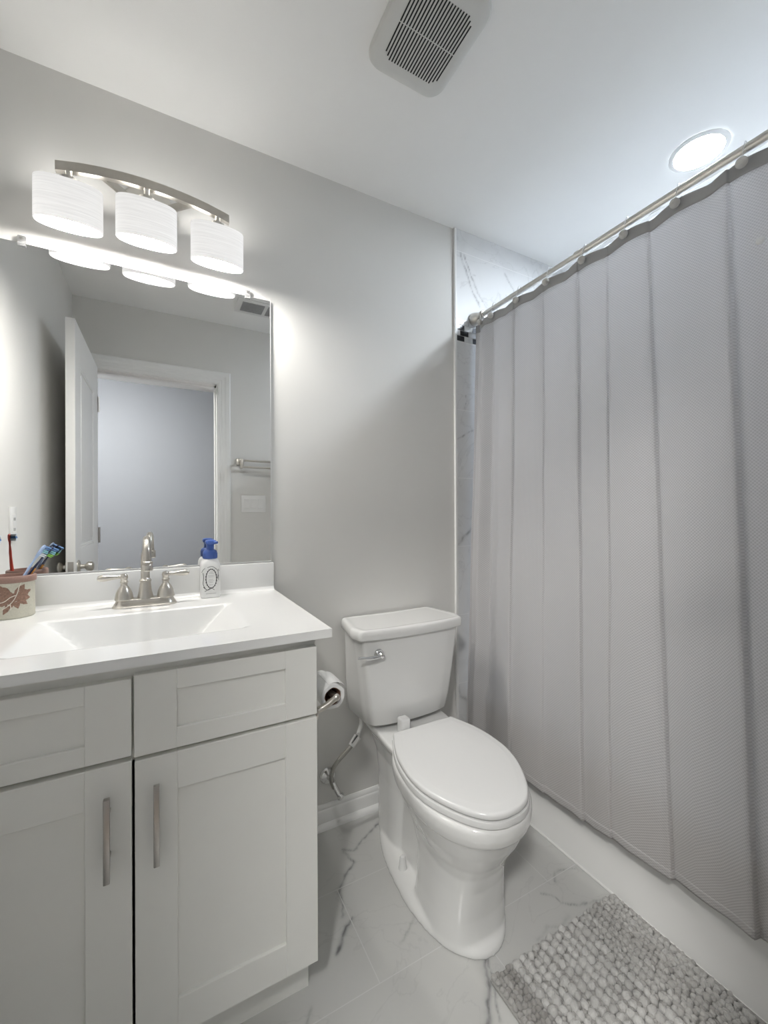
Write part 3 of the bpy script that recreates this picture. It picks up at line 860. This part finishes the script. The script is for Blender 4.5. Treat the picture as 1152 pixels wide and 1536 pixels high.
for x in (.497, .543, .589):
    bm = NB()
    loft(bm, [[(x + s * .0165, .005, 1.206) , (x + s * .0165, .0075, 1.207), (x + s * .0165, .006, 1.2385), (x + s * .0165, .0095, 1.270), (x + s * .0165, .005, 1.271)] for s in (-1, 1)])
    obj('rocker', bm, 'white_plastic', sw)
ou = thing('wall_outlet', 'narrow white outlet plate seen in the mirror above the toothbrush cup', 'outlet', (XL, 1.066, 1.14))
bm = NB(); box(bm, XL - .001, XL + .005, 1.031, 1.101, 1.078, 1.198, .002, 2); obj('plate', bm, 'white_plastic', ou)
bm = NB(); box(bm, XL + .004, XL + .007, 1.0495, 1.0825, 1.104, 1.172, .001, 1)
for z in (1.12, 1.156): box(bm, XL + .0055, XL + .0075, 1.058, 1.0605, z - .005, z + .005, mi=1); box(bm, XL + .0055, XL + .0075, 1.071, 1.0735, z - .005, z + .005, mi=1)
obj('receptacle', bm, ['white_plastic', 'dark'], ou)

# ------------------------------------------------------------------ toilet
TCX = .7925
toi = thing('toilet', 'white two-piece toilet with its lid closed beside the vanity', 'toilet', (TCX, 1.2, 0))
def tcx(y): return .791 - .078 * (1.2 - min(y, 1.3))
def chaikin(p, it=3):
    for _ in range(it):
        q = []
        for i in range(len(p)):
            a, b = Vector(p[i]), Vector(p[(i + 1) % len(p)])
            q += [a * .75 + b * .25, a * .25 + b * .75]
        p = q
    return p
def egg(yf, yw, yb, hw, nf=2.0, nb=2.4, n=64):
    out = []
    for k in range(n):
        t = 2 * pi * k / n
        c, s = cos(t), sin(t)
        e = nf if s < 0 else nb
        x = hw * math.copysign(abs(c) ** (2 / e), c)
        y = yw + (yw - yf if s < 0 else yb - yw) * math.copysign(abs(s) ** (2 / e), s)
        out.append((tcx(y) + x, y))
    return out
def eggloft(bm, L):
    loft(bm, [[(x, y, z) for x, y in egg(*a)] for z, a in L])
bm = NB()
# foot flange
eggloft(bm, [(0, (.826, 1.10, 1.40, .150, 2.0, 2.6)), (.010, (.826, 1.10, 1.40, .150, 2.0, 2.6)), (.018, (.831, 1.10, 1.398, .146, 2.0, 2.6)), (.023, (.842, 1.10, 1.39, .136, 2.0, 2.6)), (.026, (.86, 1.10, 1.38, .118, 2.0, 2.6))])
# front column flowing into the bowl
eggloft(bm, [(.005, (.846, 1.0, 1.09, .128, 2.4, 5)), (.025, (.852, .99, 1.085, .122, 2.5, 5)), (.08, (.856, .985, 1.08, .117, 2.6, 5)), (.16, (.848, .985, 1.08, .113, 2.6, 5)),
             (.205, (.836, .985, 1.09, .112, 2.5, 4.5)), (.235, (.822, .985, 1.11, .118, 2.4, 4)), (.265, (.803, .985, 1.14, .132, 2.3, 3.5)), (.300, (.780, .985, 1.18, .150, 2.2, 3)),
             (.335, (.763, .985, 1.20, .163, 2.1, 3)), (.347, (.757, .985, 1.21, .167, 2.1, 2.8)), (.352, (.750, .985, 1.22, .173, 2.1, 2.8)), (.372, (.744, .985, 1.225, .176, 2.1, 2.8)), (.392, (.744, .985, 1.225, .176, 2.1, 2.8)), (.400, (.750, .985, 1.22, .171, 2.1, 2.8))])
# trapway and rear pedestal
eggloft(bm, [(.01, (1.00, 1.2, 1.39, .088, 3, 3)), (.10, (1.00, 1.2, 1.39, .084, 3, 3)), (.22, (1.00, 1.2, 1.38, .080, 3, 3)), (.34, (1.00, 1.2, 1.38, .086, 3, 3))])
eggloft(bm, [(.01, (1.19, 1.29, 1.40, .108, 3, 4)), (.10, (1.19, 1.29, 1.40, .106, 3, 4)), (.22, (1.185, 1.29, 1.40, .106, 3, 4)), (.30, (1.17, 1.29, 1.41, .112, 3, 4)), (.36, (1.13, 1.29, 1.43, .128, 3, 5)), (.385, (1.10, 1.29, 1.44, .143, 4, 6)), (.402, (1.08, 1.29, 1.445, .147, 4, 6)), (.408, (1.10, 1.29, 1.44, .143, 4, 6))])
# curved ridge of the trapway on both flanks, running down into the column
for s in (-1, 1):
    pts = [(tcx(1.10) + s * .118, 1.13, .345), (tcx(1.08) + s * .106, 1.105, .29), (tcx(1.05) + s * .100, 1.075, .24), (tcx(1.03) + s * .098, 1.05, .19)]
    tube(bm, smooth_path(pts, 6), .013, 12)
bowl = obj('bowl', bm, 'porcelain', toi, sharp=180)
rm = bowl.modifiers.new('remesh', 'REMESH'); rm.mode = 'VOXEL'; rm.voxel_size = .0042; rm.use_smooth_shade = True
sm = bowl.modifiers.new('smooth', 'SMOOTH'); sm.factor = .5; sm.iterations = 7
for s in (-1, 1):
    bm = NB(); lathe(bm, [(.014, .022), (.014, .026), (.0125, .032), (.0105, .049), (.0095, .058), (.007, .063), (.002, .065)], (tcx(1.15) + s * .112, 1.150, 0), n=24); obj('bolt_cap', bm, 'seat', toi)
# seat and lid share the elongated outline
prof = [(1.203, .117), (1.198, .1215), (1.18, .1285), (1.15, .1415), (1.12, .1525), (1.08, .1635), (1.03, .1700), (.98, .1715), (.93, .1645), (.89, .1515), (.85, .1330), (.81, .1085), (.785, .088), (.765, .065), (.754, .040), (.749, .018)]
def lid_outline(d=0.0, dback=0.0):
    pr_ = smooth_path([(w, y, 0) for y, w in prof], 3)
    Lf = []
    n = len(pr_)
    for i, p in enumerate(pr_):
        a = pr_[max(0, i - 1)]; b = pr_[min(n - 1, i + 1)]
        tn = (b - a).normalized(); nn = Vector((-tn.y, tn.x, 0))
        if nn.x < 0 and i < n * .6: nn = -nn
        if nn.y > 0 and i >= n * .6: nn = -nn
        q = p + nn * d
        Lf.append((max(.002, q.x), min(q.y, 1.203 + dback)))
    r = [(tcx(y) + x, y) for x, y in Lf]
    l = [(tcx(y) - x, y) for x, y in reversed(Lf)]
    return r + l
def slab(bm, levels):
    loft(bm, [[(x, y, z) for x, y in lid_outline(d)] for z, d in levels])
bm = NB(); slab(bm, [(.4025, .000), (.404, .0035), (.413, .004), (.4185, .0025), (.4195, -.001)]); box(bm, tcx(1.2) - .112, tcx(1.2) + .112, 1.185, 1.206, .404, .434, .004, 2); obj('seat', bm, 'seat', toi, sharp=50)
bm = NB()
lo_ = lid_outline(0.0); lc = Vector((.772, .985))
def lid_ring(k, z): return [(lc.x + (x - lc.x) * k, lc.y + (y - lc.y) * k, z) for x, y in lo_]
loft(bm, [lid_ring(k, z) for k, z in ((.985, .4225), (.997, .4235), (1.003, .427), (1.003, .4315), (.996, .4355), (.984, .4378), (.96, .4388), (.89, .4394), (.872, .4402), (.85, .4408), (.5, .4412))])
obj('lid', bm, 'seat', toi, sharp=50)
bm = NB(); box(bm, .707, .743, 1.206, 1.240, .402, .468, .007, 3); obj('hinge_cap', bm, 'seat', toi)
# tank
def tplan(hb, yb, hs, ys, hc, yc, ym, d=0.0):
    P = [(-hb, yb), (hb, yb), (hs, ys), (hc, yc), (hc * .66, yc - (yc - ym) * .62), (0, ym), (-hc * .66, yc - (yc - ym) * .62), (-hc, yc), (-hs, ys)]
    P = [(x, y, 0) for x, y in P]
    # tight corners: duplicate control points
    Q = []
    for i, p in enumerate(P):
        p = Vector(p)
        if i in (0, 1, 2, 3, 7, 8):
            pa, pb = Vector(P[i - 1]), Vector(P[(i + 1) % len(P)])
            Q += [p + (pa - p).normalized() * .024, p, p + (pb - p).normalized() * .024]
        else: Q.append(p)
    Q = chaikin(Q, 3)
    c = Vector((0, (yb + yc) / 2, 0))
    out = []
    for q in Q:
        v = q - c
        L = v.length
        out.append((TCX + c.x + v.x * (1 - d / max(.05, abs(v.x)) * (abs(v.x) / L)) , c.y + v.y * (1 - d / max(.05, L))))
    return out
bm = NB()
TL = [(.416, .030, .178, .162, .150, 1.300, 1.270), (.421, .014, .182, .170, .158, 1.290, 1.262), (.432, .004, .184, .175, .160, 1.283, 1.256), (.50, 0, .188, .182, .168, 1.277, 1.251), (.60, 0, .191, .193, .182, 1.272, 1.247), (.738, 0, .194, .210, .201, 1.268, 1.245)]
loft(bm, [[(x, y, z) for x, y in tplan(hb, 1.450, hs, 1.318, hc, yc, ym, d)] for z, d, hb, hs, hc, yc, ym in TL])
obj('tank', bm, 'porcelain', toi, sharp=60)
bm = NB()
loft(bm, [[(x, y, z) for x, y in tplan(.201, 1.463, .228, 1.308, .216, 1.258, 1.233, d)] for z, d in ((.7385, .006), (.7385, .002), (.741, 0), (.757, -.0003), (.766, .001), (.7715, .0045), (.7735, .010), (.7732, .020), (.7722, .026), (.7722, .034))])
obj('tank_lid', bm, 'porcelain', toi, sharp=70)
bm = NB()
lx, ly, lz = .649, 1.262, .688
lathe(bm, [(.0175, 0), (.0175, .004), (.014, .009), (.010, .011), (.009, .020), (.011, .024), (.008, .030), (.002, .032)], (lx, ly, lz), (0, -1, 0), 28)
tube(bm, smooth_path([(lx + .002, ly - .022, lz), (lx - .02, ly - .026, lz - .002), (lx - .05, ly - .027, lz - .001), (lx - .078, ly - .024, lz + .003), (lx - .088, ly - .022, lz + .004)], 5), [.0078 - .0038 * i / 20 for i in range(21)], 14)
obj('flush_lever', bm, 'chrome', toi)

# water supply
sup = thing('water_supply', 'braided water supply hose and chrome shutoff valve under the tank', 'supply valve', (.549, D, .176))
bm = NB(); lathe(bm, [(.031, 0), (.031, .003), (.026, .009), (.012, .012), (.008, .013), (.008, .045)], (.538, D - .0005, .185), (0, -1, 0), 28); obj('escutcheon', bm, 'chrome', sup)
bm = NB(); tube(bm, [(.538, D - .04, .185), (.548, 1.415, .168)], .0085, 14)
tube(bm, smooth_path([(.536, 1.415, .196), (.548, 1.413, .168), (.561, 1.41, .140)], 4), .0105, 14)
lathe(bm, [(.0105, 0), (.0145, .003), (.0145, .010), (.011, .014), (.004, .018)], (.561, 1.41, .142), (.45, -.55, -.6), 10)
obj('valve', bm, 'chrome', sup)
bm = NB(); tube(bm, smooth_path([(.542, 1.413, .172), (.532, 1.412, .200), (.533, 1.41, .235), (.552, 1.41, .262), (.582, 1.412, .284), (.615, 1.416, .306)], 6), .0078, 14); obj('hose', bm, 'braid', sup)
bm = NB(); tube(bm, [(.612, 1.416, .303), (.640, 1.42, .330)], [.0125, .0145], 8); tube(bm, [(.640, 1.42, .330), (.656, 1.422, .372), (.656, 1.422, .42)], .008, 12); obj('coupling_nut', bm, 'white_plastic', sup)
bm = NB()
Pt = [Vector((.606, 1.408, .318)), Vector((.634, 1.408, .352)), Vector((.643, 1.410, .345)), Vector((.615, 1.410, .311))]
nn = Vector((0, -.0006, 0))
loft(bm, [[p + nn for p in Pt], [p - nn for p in Pt]])
tg = obj('paper_tag', bm, 'paper', sup, smooth=False)
bm = NB()
def tq(u, v): return Pt[0].lerp(Pt[1], u).lerp(Pt[3].lerp(Pt[2], u), v)
for v0, v1, u0, u1 in ((.35, .85, .05, .8), (.1, .22, .1, .9)):
    q = [tq(u0, v0), tq(u1, v0), tq(u1, v1), tq(u0, v1)]
    loft(bm, [[p + nn * 1.6 for p in q], [p + nn * 1.05 for p in q]])
obj('print', bm, 'ink', tg, smooth=False)

# ------------------------------------------------------------------ toilet paper and its holder, on the cabinet's side
hp = thing('paper_holder', 'chrome paper roll holder fixed to the vanity side', 'paper holder', (.3125, .96, .705))
RX, RZ, RY0, RY1 = .374, .712, .980, 1.082
bm = NB(); lathe(bm, [(.022, 0), (.022, .006), (.018, .010), (.010, .012)], (.3130, .962, .690), (1, 0, 0), 24); obj('post', bm, 'nickel', hp)
bm = NB()
tube(bm, smooth_path([(.322, .962, .690), (.345, .960, .698), (.368, .962, .709), (.378, .966, .712), (.377, .975, .712), (.374, .99, .712), (.374, 1.02, .712), (.374, 1.075, .712)], 5), .0075, 14); ball(bm, (.3765, .965, .7115), .0098, 2)
obj('arm', bm, 'nickel', hp)
roll = thing('toilet_roll', 'nearly used up white toilet paper roll beside the vanity', 'toilet paper', (RX, 1.03, RZ))
bm = NB()
n = 40
def rollring(y, r):
    return [(RX + r * (1 + .03 * sin(5 * t) + .02 * sin(9 * t + y * 30)) * cos(t), y, RZ - .004 + r * (1 + .03 * sin(5 * t)) * sin(t)) for t in [2 * pi * k / n for k in range(n)]]
loft(bm, [rollring(RY0 + .003, .0215), rollring(RY0, .0225), rollring(RY0, .031), rollring(RY0 + .003, .0325), rollring(RY1 - .003, .0325), rollring(RY1, .031), rollring(RY1, .0225), rollring(RY1 - .003, .0215), rollring(RY0 + .003, .0215)], False, False)
# loose flap standing up from the roll
fl = []
for k in range(7):
    a = 1.9 - .25 * k; r = .0328 + .0012 * k
    fl.append((RX + r * cos(a), RZ - .004 + r * sin(a)))
loft(bm, [[(x, y, z) for x, z in fl] + [(x, y, z + .0006) for x, z in reversed(fl)] for y in (RY0 + .001, RY1 - .02)])
obj('paper', bm, 'paper', roll)
bm = NB(); lathe(bm, [(.0215, RY0 + .002), (.0215, RY1 - .002), (.0205, RY1 - .002), (.0205, RY0 + .002), (.0215, RY0 + .002)], (RX, 0, RZ - .004), (0, 1, 0), 32, caps=False); obj('core', bm, 'card', roll)

# ------------------------------------------------------------------ shower rod, curtain, liner, hooks
RDX, RDZ = 1.250, 2.050
rod = thing('curtain_rod', 'straight nickel tension rod holding the shower curtain', 'curtain rod', (RDX, D, RDZ))
bm = NB(); tube(bm, [(RDX, .012, RDZ), (RDX, .925, RDZ)], .0135, 24); tube(bm, [(RDX, .915, RDZ), (RDX, .935, RDZ)], .0142, 24); obj('outer_tube', bm, 'nickel_light', rod)
bm = NB(); tube(bm, [(RDX, .92, RDZ), (RDX, D - .03, RDZ)], .0105, 24); obj('inner_tube', bm, 'nickel_light', rod)
for yy, s in ((D - .0125, -1), (0.0, 1)):
    bm = NB(); lathe(bm, [(.030, 0), (.0305, .004), (.028, .014), (.021, .032), (.016, .044), (.0165, .047), (.0185, .050), (.0185, .056), (.0150, .060), (.0150, .066)], (RDX, yy, RDZ), (0, s, 0), 32); obj('flange', bm, 'nickel', rod)

# fold layout along the rail: (y at top, y at foot, sideways offset)
FOLD = [(1.446, 1.452, .006), (1.428, 1.437, .020), (1.398, 1.412, -.016), (1.374, 1.374, -.020), (1.335, 1.33, .016), (1.285, 1.265, .000), (1.215, 1.195, -.001), (1.210, 1.189, .006), (1.16, 1.12, .000), (1.07, 1.03, .000), (1.066, 1.026, .004), (1.0, .95, .001),
        (.926, .871, -.004), (.921, .866, .005), (.87, .825, .000), (.820, .778, -.002), (.816, .774, .004), (.76, .715, .000), (.695, .609, -.004), (.690, .604, .006), (.62, .55, .001), (.57, .49, -.003), (.502, .430, -.012), (.498, .426, .004), (.43, .36, .013), (.36, .30, -.004), (.27, .22, .006), (.18, .15, -.006), (.09, .08, .006), (.022, .020, -.004)]
ZT, ZB = 2.026, .178
def fold_at(s, zf):
    # s: 0..len-1 along the folds; returns y, x offset
    i = min(int(s), len(FOLD) - 2); t = s - i
    a, b = FOLD[i], FOLD[i + 1]
    t2 = t * t * (3 - 2 * t) * .45 + t * .55
    ya = a[0] + (a[1] - a[0]) * zf; yb_ = b[0] + (b[1] - b[0]) * zf
    return ya + (yb_ - ya) * t, a[2] + (b[2] - a[2]) * t2
HY_ = [1.330, 1.188, 1.043, .897, .755, .613, .466, .320, .175]
def xbase(z):
    if z > .40: return 1.186 + (1.243 - 1.186) * (z - .40) / (2.03 - .40)
    return 1.186 - .006 * (.40 - z) / .22
def cpoint(s, z, dx=0.0):
    zf = (ZT - z) / (ZT - ZB)
    y, o = fold_at(s, zf)
    amp = .80 + .35 * min(1, zf * 3)
    if zf < .05: amp *= .45 + 11 * zf
    x = xbase(z) + o * amp + dx
    x += .004 * noise.noise(Vector((y * 7, z * 3.2, 1.5))) + .0015 * noise.noise(Vector((y * 25, z * 9, 4.5)))
    if z < .42: x = min(x, 1.196)
    zz = z
    near = min(abs(y - h) for h in HY_)
    if zf < .06:
        sag = .010 * min(1, near / .07) ** 1.5
        zz -= sag * (1 - zf / .06)
        x += .006 * (min(1, near / .07) - .5) * (1 - zf / .06)
    if zf > .93:
        zz += (.058 * max(0, (1.0 - y)) ** 1.15 + .004 * noise.noise(Vector((y * 16, 0, 8)))) * (zf - .93) / .07
    return (x, y, zz)
def cloth(name, mat, z0, z1, nz, parent, sub=6, dx=0.0, thick=.0014):
    ss = [i / sub for i in range((len(FOLD) - 1) * sub + 1)]
    verts, uvs, faces = [], [], []
    for j in range(nz + 1):
        z = z0 + (z1 - z0) * j / nz
        acc = 0; prev = None
        for s in ss:
            p = cpoint(s, z, dx)
            yy = FOLD[min(int(s), len(FOLD) - 2)]
            u0_ = fold_at(s, 0)[0]
            verts.append(p); uvs.append((1.5 - u0_, z))
    n = len(ss)
    for j in range(nz):
        for i in range(n - 1): faces.append((j * n + i, j * n + i + 1, (j + 1) * n + i + 1, (j + 1) * n + i))
    me = bpy.data.meshes.new(name)
    d = off(parent)
    me.from_pydata([tuple(Vector(v) - d) for v in verts], [], faces)
    ul = me.uv_layers.new(name='UVMap')
    for lp in me.loops: ul.data[lp.index].uv = uvs[lp.vertex_index]
    me.materials.append(M[mat])
    me.polygons.foreach_set('use_smooth', [True] * len(me.polygons))
    o = bpy.data.objects.new(name, me); COL.objects.link(o); o.parent = parent
    so = o.modifiers.new('solid', 'SOLIDIFY'); so.thickness = thick; so.offset = 0
    return o
cur = thing('shower_curtain', 'grey waffle-weave shower curtain hanging in front of the tub', 'shower curtain', (1.2, .735, ZB))
cloth('fabric', 'curtain', ZT - .036, ZB, 90, cur)
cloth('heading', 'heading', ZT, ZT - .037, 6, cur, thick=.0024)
cloth('hem', 'heading', ZB + .028, ZB - .001, 4, cur, thick=.0022).data.materials[0] = M['curtain']
bm = NB(); ball(bm, (1.213, .4275, 1.795), .009, 2, (.6, 1, 1)); obj('glare_spot', bm, 'white_plastic', cur)  # pale bead added in place of a bright glare spot
lin_ = thing('shower_liner', 'white vinyl shower liner hanging inside the grey curtain', 'shower liner', (1.27, .735, .4))
bm = NB()
N1, N2 = 150, 30
g = []
for j in range(N2 + 1):
    z = 2.034 + (.40 - 2.034) * j / N2
    row = []
    for i in range(N1 + 1):
        y = 1.440 - (1.440 - .03) * i / N1
        near = min(abs(y - h) for h in HY_)
        x = 1.268 + .012 * sin(y * 44) * (1 - .3 * j / N2) + .045 * (j / N2) ** 1.2
        row.append(bm.verts.new((x, y + (.012 if i == 0 else 0), z - (.007 * min(1, near / .07) if j == 0 else 0))))
    g.append(row)
for j in range(N2):
    for i in range(N1): bm.faces.new((g[j][i], g[j][i + 1], g[j + 1][i + 1], g[j + 1][i]))
lo = obj('sheet', bm, 'liner', lin_, recalc=False)
so = lo.modifiers.new('solid', 'SOLIDIFY'); so.thickness = .0008

# hooks: one is built, the rest are copies
first = None
for i, y in enumerate([1.400, 1.330, 1.188, 1.043, .897, .755, .613, .466]):
    lab = ['pale ball curtain hook crowded against the tiled wall', 'pale ball curtain hook, second out from the tiled wall', 'pale ball curtain hook, third out from the tiled wall', 'pale ball curtain hook, fourth out from the tiled wall',
           'pale ball curtain hook, fifth out from the tiled wall', 'pale ball curtain hook, sixth out from the tiled wall', 'pale ball curtain hook just under the glowing recessed light', 'pale ball curtain hook farthest from the tiled wall'][i]
    if first is None:
        first = thing('curtain_hook', lab, 'curtain hook', (RDX, y, RDZ), 'ball hooks along the curtain rod')
        bm = NB()
        w = [(-.020, 0, -.036), (-.0185, -.001, -.018), (-.0165, -.002, -.002), (-.010, -.002, .0150), (.001, -.001, .0180), (.011, 0, .0145), (.0165, .002, 0), (.0175, .003, -.016), (.015, .003, -.030)]
        tube(bm, smooth_path([Vector(p) + Vector((RDX, y, RDZ)) for p in w], 5), .0012, 8)
        obj('wire', bm, 'chrome', first)
        bm = NB(); ball(bm, (RDX - .0235, y, RDZ - .040), .0125, 3); obj('ball', bm, 'ball', first)
        bm = NB(); ball(bm, (RDX + .015, y + .003, RDZ - .032), .0032, 2); obj('tip_bead', bm, 'chrome', first)
    else:
        c = first.copy(); COL.objects.link(c); c.location = (RDX, y, RDZ); c['label'] = lab
        for ch in list(first.children):
            k = ch.copy(); COL.objects.link(k); k.parent = c

# ------------------------------------------------------------------ bath mat with chenille rows
mat_ = thing('bath_mat', 'grey chenille bath mat on the floor in front of the tub', 'bath mat', (.958, .42, 0))
bm = NB()
box(bm, .712, 1.205, .03, .787, .0006, .008, .003, 2)
obj('backing', bm, plain('mat_weave', (.36, .355, .34, 1), .95, 0, .1, 200, .6, 500), mat_)
m = NT('chenille')
oi = m.n('ShaderNodeAttribute', attribute_name='tone')
tc = m.n('ShaderNodeTexCoord'); nz = m.n('ShaderNodeTexNoise', i_Scale=260.0, i_Detail=3.0); m.l(tc.outputs['Object'], nz.inputs['Vector'])
c = m.mix(oi.outputs['Fac'], (.25, .24, .225, 1), (.60, .595, .58, 1))
m.l(m.mix(m.math('MULTIPLY', nz.outputs[0], .4), c, (.30, .29, .28, 1)), m.b.inputs['Base Color'])
m.set(Roughness=.95); m.b.inputs['Sheen Weight'].default_value = .3; m.bump(nz.outputs[0], .8, .002)
rr = random.Random(11)
t = bmesh.new(); bmesh.ops.create_icosphere(t, subdivisions=2, radius=1); base = [v.co.copy() for v in t.verts]; bf = [[v.index for v in f.verts] for f in t.faces]; t.free()
V, Fc, tone = [], [], []
x = .722; row = 0
while x < 1.198:
    mid = .775 < x < 1.04
    big = row % 2 == 0
    if mid: p, r0, tn, st = (.0180, .0112, .92, .0128) if big else (.0120, .0068, .42, .0128)
    else: p, r0, tn, st = (.0140, .0086, .62 if x > 1.0 else .25, .0112) if big else (.0125, .0072, .42 if x > 1.0 else .12, .0112)
    tn += .10 * sin(x * 55)
    y = .781 - (row % 4 > 1) * p * .5
    while y > .04:
        r = r0 * rr.uniform(.85, 1.18)
        rot = Matrix.Rotation(rr.uniform(-.6, .6), 3, 'Z') @ Matrix.Rotation(rr.uniform(-.5, .5), 3, 'X')
        sc = (r * rr.uniform(.8, 1.05), r * rr.uniform(.85, 1.15), r * rr.uniform(.75, 1.0))
        cx, cy = x + rr.uniform(-.0015, .0015), y + rr.uniform(-.0025, .0025)
        cx = min(max(cx, .721), 1.196)
        b0 = len(V); sd = rr.uniform(0, 100); k = tn + rr.uniform(-.15, .15)
        for q in base:
            d = 1 + .30 * noise.noise(q * 1.9 + Vector((sd, 0, 0))) + .16 * noise.noise(q * 4.5 + Vector((0, sd, 0)))
            w = rot @ Vector((q.x * sc[0] * d, q.y * sc[1] * d, q.z * sc[2] * d))
            V.append((cx + w.x, min(cy + w.y, .7865), max(.004, .0080 + sc[2] * .5 + w.z))); tone.append(max(0, min(1, k)))
        Fc += [[b0 + a for a in f] for f in bf]
        y -= p
    x += st
    row += 1
me = bpy.data.meshes.new('pile'); d = off(mat_)
me.from_pydata([tuple(Vector(v) - d) for v in V], [], Fc)
a = me.attributes.new('tone', 'FLOAT', 'POINT'); a.data.foreach_set('value', tone)
me.materials.append(m.m); me.polygons.foreach_set('use_smooth', [True] * len(me.polygons))
o = bpy.data.objects.new('pile', me); COL.objects.link(o); o.parent = mat_; o['kind'] = 'stuff'
